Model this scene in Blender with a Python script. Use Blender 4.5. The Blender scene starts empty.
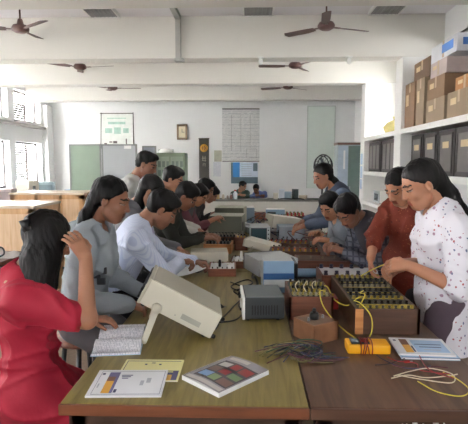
import bpy, bmesh, math, random
import numpy as np
from mathutils import Vector, Matrix, Euler

PI = math.pi
S = bpy.context.scene
COL = S.collection
random.seed(7)

# ------------------------------------------------------------------ camera, world, lights, exposure
cam_d = bpy.data.cameras.new('camera'); cam = bpy.data.objects.new('camera', cam_d); COL.objects.link(cam)
cam_d.sensor_width = 36; cam_d.lens = 480 / 468 * 36; cam_d.clip_end = 200
cam.location = (0, 0, 1.56)
cam.rotation_euler = (PI / 2 - math.radians(5.7106), 0, math.radians(1.8997))
S.camera = cam
S.view_settings.view_transform = 'Standard'; S.view_settings.look = 'None'
S.view_settings.gamma = 1; S.view_settings.use_curve_mapping = False
S.view_settings.exposure = 0.72

W = bpy.data.worlds.new('sky'); S.world = W; W.use_nodes = True
wn = W.node_tree.nodes; wl = W.node_tree.links
bg = wn['Background']; bg.inputs['Color'].default_value = (0.97, 0.98, 1.0, 1); bg.inputs['Strength'].default_value = 3.2

def area(name, loc, rot, sx, sy, power, col=(1, 1, 1)):
    d = bpy.data.lights.new(name, 'AREA'); d.shape = 'RECTANGLE'; d.size = sx; d.size_y = sy
    d.energy = power; d.color = col
    o = bpy.data.objects.new(name, d); COL.objects.link(o); o.location = loc; o.rotation_euler = rot
    return o
WINY = [(10.45, 11.75), (8.87, 10.17), (7.29, 8.59), (5.70, 7.00), (4.10, 5.40), (2.50, 3.80), (0.90, 2.20), (-0.7, 0.6)]
DAY = (1.0, 0.98, 0.965)
for i, (a, b) in enumerate(WINY):                     # daylight entering through the left-hand windows
    p = 3.1 if i < 3 else 1.4
    area('daylight_low', (-5.30, (a + b) / 2, 1.55), (0, -PI / 2, 0), 1.0, 1.25, 46 * p, DAY)
    area('daylight_high', (-5.30, (a + b) / 2, 2.86), (0, -PI / 2, 0), 0.65, 1.25, 30 * p, DAY)
area('daylight_right', (2.78, 5.0, 3.06), (0, PI / 2, 0), 0.3, 3.2, 22, DAY)
area('daylight_right_far', (2.78, 7.9, 2.55), (0, PI / 2, 0), 0.85, 1.5, 30, DAY)
for x in (-3.9, -1.3, 1.3):                            # the windows in the wall behind the camera
    area('daylight_back', (x, -2.25, 1.95), (PI / 2, 0, 0), 1.9, 1.7, 15, DAY)

# ------------------------------------------------------------------ materials
def L(c):
    c = c / 255.0
    return c / 12.92 if c <= 0.04045 else ((c + 0.055) / 1.055) ** 2.4
def rgb(r, g, b): return (L(r), L(g), L(b), 1)
MC = {}
def mat(name, col, rough=0.6, metal=0.0, var=0.08, scale=8.0, bump=0.0, bscale=60.0, emit=0, spec=0.5, stretch=None):
    if name in MC: return MC[name]
    m = bpy.data.materials.new(name); m.use_nodes = True; MC[name] = m
    n = m.node_tree.nodes; l = m.node_tree.links; p = n['Principled BSDF']
    p.inputs['Roughness'].default_value = rough; p.inputs['Metallic'].default_value = metal
    p.inputs['Specular IOR Level'].default_value = spec
    c = rgb(*col); tc = n.new('ShaderNodeTexCoord'); mp = n.new('ShaderNodeMapping')
    l.new(tc.outputs['Object'], mp.inputs['Vector'])
    if stretch: mp.inputs['Scale'].default_value = stretch
    nz = n.new('ShaderNodeTexNoise'); nz.inputs['Scale'].default_value = scale; nz.inputs['Detail'].default_value = 5
    l.new(mp.outputs[0], nz.inputs['Vector'])
    rp = n.new('ShaderNodeValToRGB'); rp.color_ramp.elements[0].position = 0.3; rp.color_ramp.elements[1].position = 0.7
    rp.color_ramp.elements[0].color = tuple(v * (1 - var) for v in c[:3]) + (1,)
    rp.color_ramp.elements[1].color = tuple(min(1, v * (1 + var)) for v in c[:3]) + (1,)
    l.new(nz.outputs['Fac'], rp.inputs[0]); l.new(rp.outputs[0], p.inputs['Base Color'])
    if bump:
        n2 = n.new('ShaderNodeTexNoise'); n2.inputs['Scale'].default_value = bscale; n2.inputs['Detail'].default_value = 3
        l.new(mp.outputs[0], n2.inputs['Vector']); b = n.new('ShaderNodeBump'); b.inputs['Strength'].default_value = bump
        b.inputs['Distance'].default_value = 0.01
        l.new(n2.outputs['Fac'], b.inputs['Height']); l.new(b.outputs[0], p.inputs['Normal'])
    if emit:
        p.inputs['Emission Color'].default_value = c; p.inputs['Emission Strength'].default_value = emit
    return m
def wood(name, c1, c2, rough=0.35, axis='Y', scale=3.0, spec=0.5):
    if name in MC: return MC[name]
    m = bpy.data.materials.new(name); m.use_nodes = True; MC[name] = m
    n = m.node_tree.nodes; l = m.node_tree.links; p = n['Principled BSDF']
    p.inputs['Roughness'].default_value = rough; p.inputs['Specular IOR Level'].default_value = spec
    tc = n.new('ShaderNodeTexCoord'); mp = n.new('ShaderNodeMapping'); l.new(tc.outputs['Object'], mp.inputs['Vector'])
    s = [14, 14, 14]; s['XYZ'.index(axis)] = 1.2; mp.inputs['Scale'].default_value = s
    nz = n.new('ShaderNodeTexNoise'); nz.inputs['Scale'].default_value = scale; nz.inputs['Detail'].default_value = 7
    nz.inputs['Distortion'].default_value = 0.6
    l.new(mp.outputs[0], nz.inputs['Vector'])
    rp = n.new('ShaderNodeValToRGB'); rp.color_ramp.elements[0].position = 0.32; rp.color_ramp.elements[1].position = 0.68
    rp.color_ramp.elements[0].color = rgb(*c1); rp.color_ramp.elements[1].color = rgb(*c2)
    l.new(nz.outputs['Fac'], rp.inputs[0]); l.new(rp.outputs[0], p.inputs['Base Color'])
    n2 = n.new('ShaderNodeTexNoise'); n2.inputs['Scale'].default_value = 1.3; n2.inputs['Detail'].default_value = 4
    l.new(tc.outputs['Object'], n2.inputs['Vector'])
    mr = n.new('ShaderNodeMapRange'); mr.inputs[3].default_value = max(0.05, rough - 0.1); mr.inputs[4].default_value = rough + 0.15
    l.new(n2.outputs['Fac'], mr.inputs[0]); l.new(mr.outputs[0], p.inputs['Roughness'])
    return m
def pattern(name, base, spots, kind='dots', scale=40, thr=0.25, rough=0.8):
    """cloth or paper print: 'dots' voronoi sprigs, 'stripes' along an axis, 'plaid', 'lines' of print"""
    if name in MC: return MC[name]
    m = bpy.data.materials.new(name); m.use_nodes = True; MC[name] = m
    n = m.node_tree.nodes; l = m.node_tree.links; p = n['Principled BSDF']; p.inputs['Roughness'].default_value = rough
    p.inputs['Specular IOR Level'].default_value = 0.2
    tc = n.new('ShaderNodeTexCoord'); cur = None
    def mix(fac, a, b):
        x = n.new('ShaderNodeMix'); x.data_type = 'RGBA'
        l.new(fac, x.inputs[0])
        if isinstance(a, tuple): x.inputs[6].default_value = a
        else: l.new(a, x.inputs[6])
        x.inputs[7].default_value = b
        return x.outputs[2]
    cur = rgb(*base)
    if kind == 'dots':
        for i, (sc, th, c) in enumerate(spots):
            v = n.new('ShaderNodeTexVoronoi'); v.inputs['Scale'].default_value = sc
            mp = n.new('ShaderNodeMapping'); mp.inputs['Location'].default_value = (i * 3.1, i * 1.7, i)
            nz = n.new('ShaderNodeTexNoise'); nz.inputs['Scale'].default_value = sc * 2
            l.new(tc.outputs['Object'], mp.inputs[0]); l.new(mp.outputs[0], v.inputs['Vector']); l.new(mp.outputs[0], nz.inputs['Vector'])
            ad = n.new('ShaderNodeMath'); ad.operation = 'MULTIPLY_ADD'; l.new(nz.outputs['Fac'], ad.inputs[0]); ad.inputs[1].default_value = 0.5
            l.new(v.outputs['Distance'], ad.inputs[2])
            lt = n.new('ShaderNodeMath'); lt.operation = 'LESS_THAN'; l.new(ad.outputs[0], lt.inputs[0]); lt.inputs[1].default_value = th + 0.25
            cur = mix(lt.outputs[0], cur, rgb(*c))
    else:
        sep = n.new('ShaderNodeSeparateXYZ'); l.new(tc.outputs['Object'], sep.inputs[0])
        for (ax, sc, th, c) in spots:
            mu = n.new('ShaderNodeMath'); mu.operation = 'MULTIPLY'; l.new(sep.outputs['XYZ'.index(ax)], mu.inputs[0]); mu.inputs[1].default_value = sc
            fr = n.new('ShaderNodeMath'); fr.operation = 'FRACT'; l.new(mu.outputs[0], fr.inputs[0])
            lt = n.new('ShaderNodeMath'); lt.operation = 'LESS_THAN'; l.new(fr.outputs[0], lt.inputs[0]); lt.inputs[1].default_value = th
            f = lt.outputs[0]
            if kind == 'lines':
                nz = n.new('ShaderNodeTexNoise'); nz.inputs['Scale'].default_value = sc * 0.6
                l.new(tc.outputs['Object'], nz.inputs['Vector'])
                g = n.new('ShaderNodeMath'); g.operation = 'GREATER_THAN'; l.new(nz.outputs['Fac'], g.inputs[0]); g.inputs[1].default_value = 0.46
                mm = n.new('ShaderNodeMath'); mm.operation = 'MULTIPLY'; l.new(f, mm.inputs[0]); l.new(g.outputs[0], mm.inputs[1]); f = mm.outputs[0]
            cur = mix(f, cur, rgb(*c))
    if isinstance(cur, tuple): p.inputs['Base Color'].default_value = cur
    else: l.new(cur, p.inputs['Base Color'])
    return m

M_wall = mat('wall_paint', (230, 231, 230), 0.85, var=0.02, scale=1.5, bump=0.05)
M_ceil = mat('ceiling_paint', (232, 230, 232), 0.9, var=0.015, scale=1.2)
M_beam = mat('beam_paint', (224, 222, 214), 0.85, var=0.02, scale=1.0)
M_white = mat('white_paint', (238, 238, 234), 0.6, var=0.02)
M_floor = mat('floor_terrazzo', (128, 108, 92), 0.45, var=0.12, scale=30)
M_olive = wood('olive_wood', (112, 98, 48), (146, 130, 72), 0.34, 'Y', 2.6)
M_dark = wood('dark_wood_top', (72, 46, 30), (104, 74, 52), 0.36, 'Y', 2.2)
M_trim = wood('trim_wood', (92, 50, 28), (124, 72, 44), 0.4, 'X', 2.0)
M_trimd = wood('trim_dark', (66, 42, 30), (88, 60, 44), 0.4, 'X', 2.0)
M_apron = wood('apron_wood', (52, 34, 24), (74, 50, 36), 0.5, 'X', 2.0)
M_brown = wood('box_brown_wood', (92, 52, 36), (126, 76, 54), 0.45, 'X', 2.5)
M_orangew = wood('orange_wood', (176, 116, 66), (206, 146, 92), 0.45, 'X', 2.5)
M_redw = wood('reddish_wood', (126, 70, 52), (152, 92, 70), 0.45, 'X', 2.5)
M_tan = wood('pale_glare_wood', (222, 186, 146), (240, 212, 178), 0.5, 'Z', 1.6)  # cabinet tan, lightened to carry the glare from the windows
M_tan2 = wood('tan_wood_frame', (204, 158, 110), (222, 180, 134), 0.5, 'Z', 1.6)
M_cream = mat('cream_enamel', (204, 200, 184), 0.42, var=0.03)
M_cream2 = mat('cream_enamel_top', (176, 172, 154), 0.45, var=0.03)
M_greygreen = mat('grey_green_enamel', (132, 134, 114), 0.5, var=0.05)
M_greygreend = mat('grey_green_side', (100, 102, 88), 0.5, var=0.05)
M_lgrey = mat('light_grey_enamel', (176, 180, 180), 0.45, var=0.03)
M_dgrey = mat('dark_grey_metal', (52, 56, 58), 0.5, var=0.06)
M_mgrey = mat('mid_grey_metal', (100, 106, 108), 0.45, var=0.05)
M_bluegrey = mat('blue_grey_panel', (120, 140, 158), 0.4, var=0.05)
M_blue = mat('blue_band', (44, 88, 138), 0.4, var=0.05)
M_lblue = mat('light_blue_panel', (128, 158, 186), 0.4, var=0.04)
M_black = mat('black_plastic', (24, 24, 26), 0.4, var=0.1)
M_red = mat('red_plastic', (160, 34, 34), 0.4, var=0.05)
M_yellow = mat('yellow_rubber', (236, 168, 16), 0.5, var=0.04)
M_ywire = mat('yellow_wire', (214, 200, 70), 0.45, var=0.05)
M_gold = mat('brass', (190, 150, 60), 0.3, metal=0.8, var=0.05)
M_steel = mat('steel', (150, 152, 155), 0.3, metal=0.9, var=0.05)
M_glass = mat('screen_glass', (70, 92, 96), 0.12, var=0.03)
M_paper = mat('paper', (232, 232, 232), 0.8, var=0.02)
M_card = mat('cardboard', (150, 132, 110), 0.85, var=0.06)
M_cardd = mat('cardboard_dark', (132, 106, 82), 0.85, var=0.06)
M_fan = mat('fan_brown', (98, 70, 64), 0.4, var=0.08)

# ------------------------------------------------------------------ mesh builder
class MB:
    def __init__(s, M=None): s.v = []; s.f = []; s.mi = []; s.sm = []; s.M = M or Matrix()
    def add(s, vs, fs, mi=0, smooth=False, X=None):
        b = len(s.v); T = s.M @ X if X is not None else s.M
        s.v += [tuple(T @ Vector(p)) for p in vs]
        for f in fs: s.f.append(tuple(b + i for i in f)); s.mi.append(mi); s.sm.append(smooth)
        return s
    def box(s, x0, x1, y0, y1, z0, z1, mi=0, bev=0.0, X=None):
        bm = bmesh.new(); bmesh.ops.create_cube(bm, size=1)
        for v in bm.verts: v.co = Vector(((x0 + x1) / 2 + v.co.x * (x1 - x0), (y0 + y1) / 2 + v.co.y * (y1 - y0), (z0 + z1) / 2 + v.co.z * (z1 - z0)))
        if bev: bmesh.ops.bevel(bm, geom=list(bm.edges), offset=bev, segments=2, profile=0.7, affect='EDGES')
        bm.verts.index_update(); s.add([v.co.copy() for v in bm.verts], [[v.index for v in f.verts] for f in bm.faces], mi, False, X); bm.free(); return s
    def lathe(s, prof, n=20, mi=0, X=None, smooth=True):
        vs = []; fs = []
        for r, z in prof:
            for i in range(n): a = 2 * PI * i / n; vs.append((r * math.cos(a), r * math.sin(a), z))
        for k in range(len(prof) - 1):
            for i in range(n): j = (i + 1) % n; fs.append((k * n + i, k * n + j, (k + 1) * n + j, (k + 1) * n + i))
        fs.append(tuple(range(n))[::-1]); fs.append(tuple((len(prof) - 1) * n + i for i in range(n)))
        return s.add(vs, fs, mi, smooth, X)
    def cyl(s, a, b, r, r2=None, n=14, mi=0):
        a = Vector(a); b = Vector(b); d = b - a; r2 = r if r2 is None else r2
        X = Matrix.Translation(a) @ d.to_track_quat('Z', 'Y').to_matrix().to_4x4()
        return s.lathe([(r, 0), (r2, d.length)], n, mi, X)
    def tube(s, pts, r, n=6, mi=0, sub=6):
        P = [Vector(p) for p in pts]; Q = []
        if len(P) > 2 and sub > 1:
            E = [P[0] * 2 - P[1]] + P + [P[-1] * 2 - P[-2]]
            for i in range(1, len(E) - 2):
                for k in range(sub):
                    t = k / sub; a, b, c, d = E[i - 1:i + 3]
                    Q.append(0.5 * ((2 * b) + (c - a) * t + (2 * a - 5 * b + 4 * c - d) * t * t + (3 * b - a - 3 * c + d) * t ** 3))
            Q.append(P[-1])
        else: Q = P
        vs = []; fs = []; up = Vector((0.13, 0.21, 1)).normalized()
        for i, q in enumerate(Q):
            t = (Q[min(i + 1, len(Q) - 1)] - Q[max(i - 1, 0)])
            t = t.normalized() if t.length > 1e-9 else Vector((0, 0, 1))
            u = t.cross(up); u = u.normalized() if u.length > 1e-3 else t.cross(Vector((1, 0, 0))).normalized()
            w = t.cross(u)
            for k in range(n): a = 2 * PI * k / n; vs.append(q + (u * math.cos(a) + w * math.sin(a)) * r)
        for i in range(len(Q) - 1):
            for k in range(n): j = (k + 1) % n; fs.append((i * n + k, i * n + j, (i + 1) * n + j, (i + 1) * n + k))
        fs.append(tuple(range(n))[::-1]); fs.append(tuple((len(Q) - 1) * n + k for k in range(n)))
        return s.add(vs, fs, mi, True)
    def prism(s, poly, axis, a, b, mi=0, X=None):
        n = len(poly); vs = []
        for t in (a, b):
            for (u, w) in poly: vs.append({'X': (t, u, w), 'Y': (u, t, w), 'Z': (u, w, t)}[axis])
        fs = [tuple(range(n)), tuple(range(2 * n - 1, n - 1, -1))] + [(i, i + n, (i + 1) % n + n, (i + 1) % n) for i in range(n)]
        return s.add(vs, fs, mi, False, X)
    def grid(s, fn, nu, nv, mi=0, th=0.0):
        vs = [fn(i / nu, j / nv) for j in range(nv + 1) for i in range(nu + 1)]
        fs = [(j * (nu + 1) + i, j * (nu + 1) + i + 1, (j + 1) * (nu + 1) + i + 1, (j + 1) * (nu + 1) + i) for j in range(nv) for i in range(nu)]
        return s.add(vs, fs, mi, True)
    def build(s, name, mats, parent=None):
        me = bpy.data.meshes.new(name); me.from_pydata(s.v, [], s.f)
        for m in (mats if isinstance(mats, (list, tuple)) else [mats]): me.materials.append(m)
        me.polygons.foreach_set('material_index', s.mi); me.polygons.foreach_set('use_smooth', s.sm); me.update()
        bm = bmesh.new(); bm.from_mesh(me); bmesh.ops.recalc_face_normals(bm, faces=bm.faces); bm.to_mesh(me); bm.free()
        o = bpy.data.objects.new(name, me); COL.objects.link(o)
        if parent: o.parent = parent
        return o
def tag(o, label=None, cat=None, group=None, kind=None):
    for k, v in (('label', label), ('category', cat), ('group', group), ('kind', kind)):
        if v: o[k] = v
    return o
def thing(name, label, cat, loc=(0, 0, 0), rz=0.0, group=None):
    o = bpy.data.objects.new(name, None); COL.objects.link(o); o.location = loc; o.rotation_euler = (0, 0, rz)
    o.empty_display_size = 0.1
    return tag(o, label, cat, group)
def kids(o): return [c for c in COL.objects if c.parent == o]
def dup(o, loc=None, rz=None, label=None, parent=None):
    c = o.copy(); COL.objects.link(c)
    if parent: c.parent = parent
    if loc is not None: c.location = loc
    if rz is not None: c.rotation_euler = (0, 0, rz)
    if label: c['label'] = label
    for k in kids(o): dup(k, parent=c)
    return c
def struct(o): o['kind'] = 'structure'; return o

# ------------------------------------------------------------------ room shell
XL, XR, YB, YF, H = -5.13, 2.60, 12.2, -2.0, 3.56
struct(MB().box(XL - .3, XR + .3, YF - .3, YB + .3, -.15, 0).build('floor', M_floor))
struct(MB().box(XL - .3, XR + .3, YF - .3, YB + .3, H, H + .15).build('ceiling', M_ceil))
struct(MB().box(XL - .25, XR + .25, YB, YB + .2, 0, H).build('wall_back', M_wall))
def wall_with_holes(mb, axis, t0, t1, a0, a1, z0, z1, holes):
    """axis 'Y': wall running along Y between x=t0..t1; holes = (a,b,za,zb)"""
    cuts = sorted({a0, a1} | {h[0] for h in holes} | {h[1] for h in holes})
    for u, w in zip(cuts[:-1], cuts[1:]):
        hs = sorted([(h[2], h[3]) for h in holes if h[0] <= u + 1e-6 and h[1] >= w - 1e-6])
        z = z0
        for (c, d) in hs + [(z1, z1)]:
            if c > z + 1e-6:
                if axis == 'Y': mb.box(t0, t1, u, w, z, c)
                else: mb.box(u, w, t0, t1, z, c)
            z = d
    return mb
ZL, ZH = (1.05, 2.06), (2.53, 3.2)
lh = [(a, b, *z) for a, b in WINY for z in (ZL, ZH)]
struct(wall_with_holes(MB(), 'Y', XL - .22, XL, YF - .2, YB, 0, H, lh).build('wall_left', M_wall))
rh = [(3.4, 6.5, 2.95, 3.2), (7.2, 8.65, 2.12, 2.98)]
struct(wall_with_holes(MB(), 'Y', XR, XR + .22, YF - .2, YB, 0, H, rh).build('wall_right', M_wall))
bh = [(x - .95, x + .95, 1.1, 2.8) for x in (-3.9, -1.3, 1.3)]
struct(wall_with_holes(MB(), 'X', YF - .2, YF, XL - .2, XR + .2, 0, H, bh).build('wall_front', M_wall))
M_frame = mat('window_frame_paint', (96, 92, 90), 0.5)
M_shut = mat('dark_shutter', (92, 80, 76), 0.6, var=0.15, scale=20)
M_pane = bpy.data.materials.new('window_glass'); M_pane.use_nodes = True
_n = M_pane.node_tree.nodes; _n['Principled BSDF'].inputs['Transmission Weight'].default_value = 1
_n['Principled BSDF'].inputs['Roughness'].default_value = 0.02; _n['Principled BSDF'].inputs['IOR'].default_value = 1.05
wi = 0
def window_left(a, b, z0, z1, hi):
    global wi; wi += 1
    e = bpy.data.objects.new('window_%d' % wi, None); COL.objects.link(e); e.location = (XL, a, z0); struct(e)
    w = b - a; h = z1 - z0; m = MB(); x = -.16
    for (y0, y1, c, d) in ((0, .045, 0, h), (w - .045, w, 0, h), (0, w, 0, .045), (0, w, h - .045, h), (w * .60, w * .60 + .04, 0, h)):
        m.box(x - .03, x + .03, y0, y1, c, d)
    if hi: m.box(x - .03, x + .03, 0, w * .6, h * .62, h * .62 + .03)
    m.build('window_frame', M_frame, e)
    MB().box(x - .004, x + .004, .04, w - .04, .04, h - .04).build('pane', M_pane, e)
    s = MB(); top = h * .62 if hi else h - .05
    k = 0
    while .05 + k * .05 < top - .05:
        s.box(x + .035, x + .05, .06, w * .6 - .01, .05 + k * .05, .093 + k * .05); k += 1
    s.build('shutter', M_shut, e)
    MB().box(-.14, .06, -.03, w + .03, -.05, 0).build('window_sill', M_white, e)
for i, (a, b) in enumerate(WINY):
    window_left(a, b, *ZL, False); window_left(a, b, *ZH, True)
# right-hand windows
wi += 1; e = bpy.data.objects.new('window_%d' % wi, None); COL.objects.link(e); e.location = (XR, 3.4, 2.95); struct(e)
m = MB()
for c, d in ((0, .03), (.22, .25)): m.box(.02, .08, 0, 3.1, c, d)
for y in (0, .75, 1.52, 2.3, 3.07): m.box(.02, .08, y, y + .03, 0, .25)
m.build('window_frame', M_frame, e)
m = MB()
for k in range(5): m.box(.03, .09, .02, 3.08, .03 + k * .04, .036 + k * .04, X=Matrix())
m.build('louver', mat('louver_grey', (84, 86, 84), 0.5), e)
wi += 1; e = bpy.data.objects.new('window_%d' % wi, None); COL.objects.link(e); e.location = (XR, 7.2, 2.12); struct(e)
m = MB()
for (y0, y1, c, d) in ((0, .05, 0, .86), (1.4, 1.45, 0, .86), (.45, .49, 0, .86), (.93, .97, 0, .86), (0, 1.45, 0, .05), (0, 1.45, .81, .86)): m.box(.06, .12, y0, y1, c, d)
m.build('window_frame', M_white, e); MB().box(.085, .093, .05, 1.4, .05, .81).build('pane', M_pane, e)
for x in (-3.9, -1.3, 1.3):
    wi += 1; e = bpy.data.objects.new('window_%d' % wi, None); COL.objects.link(e); e.location = (x - .95, YF, 1.1); struct(e)
    m = MB()
    for (x0, x1, c, d) in ((0, .05, 0, 1.7), (1.85, 1.9, 0, 1.7), (.92, .97, 0, 1.7), (0, 1.9, 0, .05), (0, 1.9, 1.65, 1.7)): m.box(x0, x1, -.13, -.07, c, d)
    m.build('window_frame', M_frame, e)
    MB().box(.05, 1.85, -.104, -.096, .05, 1.65).build('pane', M_pane, e)
# beams and columns
bi = 0
for y in (0.1, 2.3, 4.3, 6.72, 8.82, 11.0):
    bi += 1; struct(MB().box(XL, XR, y, y + .3, 3.0, H, bev=.008).build('trim_%d' % bi, M_beam))
for y in (2.3, 4.3, 6.72, 8.82):
    bi += 1; struct(MB().box(2.06, XR, y, y + .3, 0, 3.0, bev=.008).build('trim_%d' % bi, M_white))
for y in (11.0,):
    bi += 1; struct(MB().box(XL, XL + .12, y + .85, y + 1.2, 0, 3.0).build('trim_%d' % bi, M_wall))
bi += 1; struct(MB().box(XL, XL + .10, -2, YB, 2.40, 2.46).build('trim_%d' % bi, mat('ledge_grey', (190, 186, 182), .8)))
bi += 1; struct(MB().tube([(-5.1, 12.17, 3.13), (2.55, 12.17, 3.13)], .014, sub=1).build('trim_%d' % bi, mat('pipe_grey', (190, 190, 184), .6)))
bi += 1; struct(MB().box(-.98 - .035, -.98 + .035, 4.6, 6.72, 3.50, 3.56).box(-1.015, -.945, 6.66, 6.72, 2.97, 3.56).box(-1.02, -.90, 6.60, 6.72, 2.94, 2.98).build('trim_%d' % bi, mat('conduit_grey', (176, 176, 170), .6)))
bi += 1; struct(MB().box(XL, XR, YB - .02, YB, 0, .12).build('baseboard_back', mat('baseboard', (120, 108, 98), .6)))
# concrete shelves in the right-hand wall between the columns
ti = bi
for (ya, yb) in ((2.6, 4.3), (4.6, 6.72), (7.02, 8.82)):
    for z0, z1 in ((1.965, 2.035), (1.36, 1.43), (.84, .90)):
        bi += 1; struct(MB().box(2.06, XR, ya, yb, z0, z1, bev=.006).build('trim_%d' % bi, M_white))

# ------------------------------------------------------------------ ceiling fans, fittings
def make_fan():
    r = thing('ceiling_fan', 'x', 'ceiling fan', group=None)
    MB().cyl((0, 0, .05), (0, 0, .32), .011).lathe([(.02, .26), (.05, .29), (.055, .335)], 16).build('down_rod', M_fan, r)
    MB().lathe([(.02, -.06), (.06, -.055), (.105, -.03), (.11, 0), (.09, .035), (.045, .05), (.03, .11), (.02, .12)], 24).build('motor_housing', M_fan, r)
    for k in range(3):
        m = MB(Matrix.Rotation(k * 2 * PI / 3, 4, 'Z'))
        m.box(.09, .20, -.02, .02, -.02, -.012)
        X = Matrix.Translation((0, 0, -.014)) @ Matrix.Rotation(math.radians(12), 4, 'X')
        m.prism([(.17, -.045), (.30, -.065), (.60, -.06), (.625, 0), (.60, .05), (.30, .045), (.17, .035)], 'Z', -.006, 0, X=X)
        m.build('blade', M_fan, r)
    return r
fan0 = make_fan()
FL = [((-2.965, 6.3, 3.30), -38, 'brown ceiling fan nearest the left wall, before the wide beam'),
      ((.956, 6.3, 3.30), 22, 'brown ceiling fan nearest on the right, beside the square ceiling light'),
      ((-2.938, 8.4, 3.235), -10, 'brown ceiling fan on the left in the middle row between the beams'),
      ((.76, 8.4, 3.235), 62, 'brown ceiling fan on the right in the middle row above the notice chart'),
      ((-3.03, 10.7, 3.235), 2, 'farthest small ceiling fan on the left, above the green printed poster'),
      ((.82, 10.7, 3.235), 40, 'farthest small ceiling fan on the right, near the back wall')]
for i, (p, a, lb) in enumerate(FL):
    if i == 0: fan0.location = p; fan0.rotation_euler = (0, 0, math.radians(a)); fan0['label'] = lb; f = fan0
    else: f = dup(fan0, p, math.radians(a), lb)
    f['group'] = 'brown ceiling fans'
def ceiling_light(x, lb):
    r = thing('ceiling_light', lb, 'ceiling light', (x, 6.42, H), 0, 'louvered ceiling lights')
    m = MB()
    for (a, b, c, d) in ((-.2, -.18, -.2, .2), (.18, .2, -.2, .2), (-.2, .2, -.2, -.18), (-.2, .2, .18, .2)): m.box(a, b, c, d, -.05, 0)
    m.build('housing', M_white, r)
    m = MB()
    for k in range(7): m.box(-.18, .18, -.16 + k * .052, -.154 + k * .052, -.045, -.012)
    for k in range(7): m.box(-.16 + k * .052, -.154 + k * .052, -.18, .18, -.045, -.012)
    m.build('louver', mat('louver_metal', (168, 168, 166), .35), r)
    MB().box(-.18, .18, -.18, .18, -.010, -.002).build('reflector', mat('reflector', (170, 172, 172), .3), r)
ceiling_light(-1.95, 'square louvered ceiling light on the left side of the ceiling')
ceiling_light(.10, 'square louvered ceiling light in the middle, right of the grey conduit')
ceiling_light(1.75, 'square louvered ceiling light on the right, above the ceiling fan')
for x, lb in ((.14, 'small white bulb holder under the beam near the middle of the room'), (1.33, 'small white bulb holder under the beam near the right shelves')):
    r = thing('bulb_holder', lb, 'bulb holder', (x, 6.68, 3.0), 0, 'white bulb holders under the beam')
    MB().box(-.04, .04, -.03, .06, -.012, 0).build('base_plate', M_white, r)
    MB().lathe([(.012, -.10), (.03, -.085), (.03, -.05), (.018, -.012)], 14).build('bulb', M_white, r)

# ------------------------------------------------------------------ tables
def lab_table(x0, x1, y0, y1, mt, mtr, label, group):
    r = thing('lab_table', label, 'table', ((x0 + x1) / 2, (y0 + y1) / 2, 0), 0, group)
    w = (x1 - x0) / 2; d = (y1 - y0) / 2
    MB().box(-w, w, -d, d, .728, .76, bev=.004).build('table_top', mt, r)
    m = MB()
    for (a, b, c, e) in ((-w - .002, w + .002, -d - .012, -d), ): m.box(a, b, c, e, .722, .759, bev=.003)
    m.build('edge_trim', mtr, r)
    m = MB()
    m.box(-w + .03, w - .03, -d + .02, -d + .045, .655, .728).box(-w + .03, w - .03, d - .045, d - .02, .655, .728)
    m.box(-w + .03, -w + .055, -d + .04, d - .04, .69, .728).box(w - .055, w - .03, -d + .04, d - .04, .69, .728)
    m.build('apron', M_apron, r)
    for sx in (-1, 1):
        for sy in (-1, 1):
            cx = sx * (w - (.05 if sy < 0 and y0 < 2 else .26)); cy = sy * (d - .05)
            MB().box(cx - .03, cx + .03, cy - .03, cy + .03, 0, .728, bev=.003).build('leg', M_apron, r)
    return r
ys = [(1.522, 3.52), (3.532, 5.53), (5.542, 7.54)]
where = ['nearest the camera', 'in the middle of the row', 'farthest from the camera']
tr_near = None
for k, (a, b) in enumerate(ys):
    lab_table(-.636, .197, a, b, M_olive, M_trim, 'olive-topped wooden lab table of the left row, ' + where[k], 'olive wooden lab tables')
    t = lab_table(.203, .874, a, b, M_dark, M_trimd, 'dark brown wooden lab table of the right row, ' + where[k], 'dark wooden lab tables')
    if k == 0: tr_near = t
# worn white painted marks low on the front apron of the near dark table
m = MB(); random.seed(3)
for k in range(9):
    x = -.03 + k * .034; hgt = .012 + random.random() * .014
    m.box(x, x + .004, -.987, -.982, .684, .684 + hgt)
    if k % 2: m.box(x, x + .016, -.987, -.982, .684 + hgt - .004, .684 + hgt)
    if k % 3 == 0: m.box(x + .014, x + .018, -.987, -.982, .684, .684 + hgt)
tag(m.build('painted_lettering', M_white, tr_near), 'worn white painted lettering on the dark apron')

def stool(x, y, seat, label):
    r = thing('lab_stool', label, 'stool', (x, y, 0), random.random(), 'wooden lab stools along the tables')
    MB().lathe([(.12, seat - .03), (.15, seat - .028), (.155, seat - .015), (.15, seat), (.02, seat)], 28).build('seat', M_brown, r)
    for k in range(4):
        a = PI / 4 + k * PI / 2; c, s_ = math.cos(a), math.sin(a)
        MB().cyl((.10 * c, .10 * s_, seat - .03), (.17 * c, .17 * s_, 0), .014, .012).build('leg', M_dgrey, r)
    m = MB(); z = .2; q = .10 + .07 * (1 - z / seat)
    m.tube([(q * math.cos(t * 2 * PI / 20), q * math.sin(t * 2 * PI / 20), z) for t in range(21)], .008, sub=1)
    m.build('foot_ring', M_dgrey, r)

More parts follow.
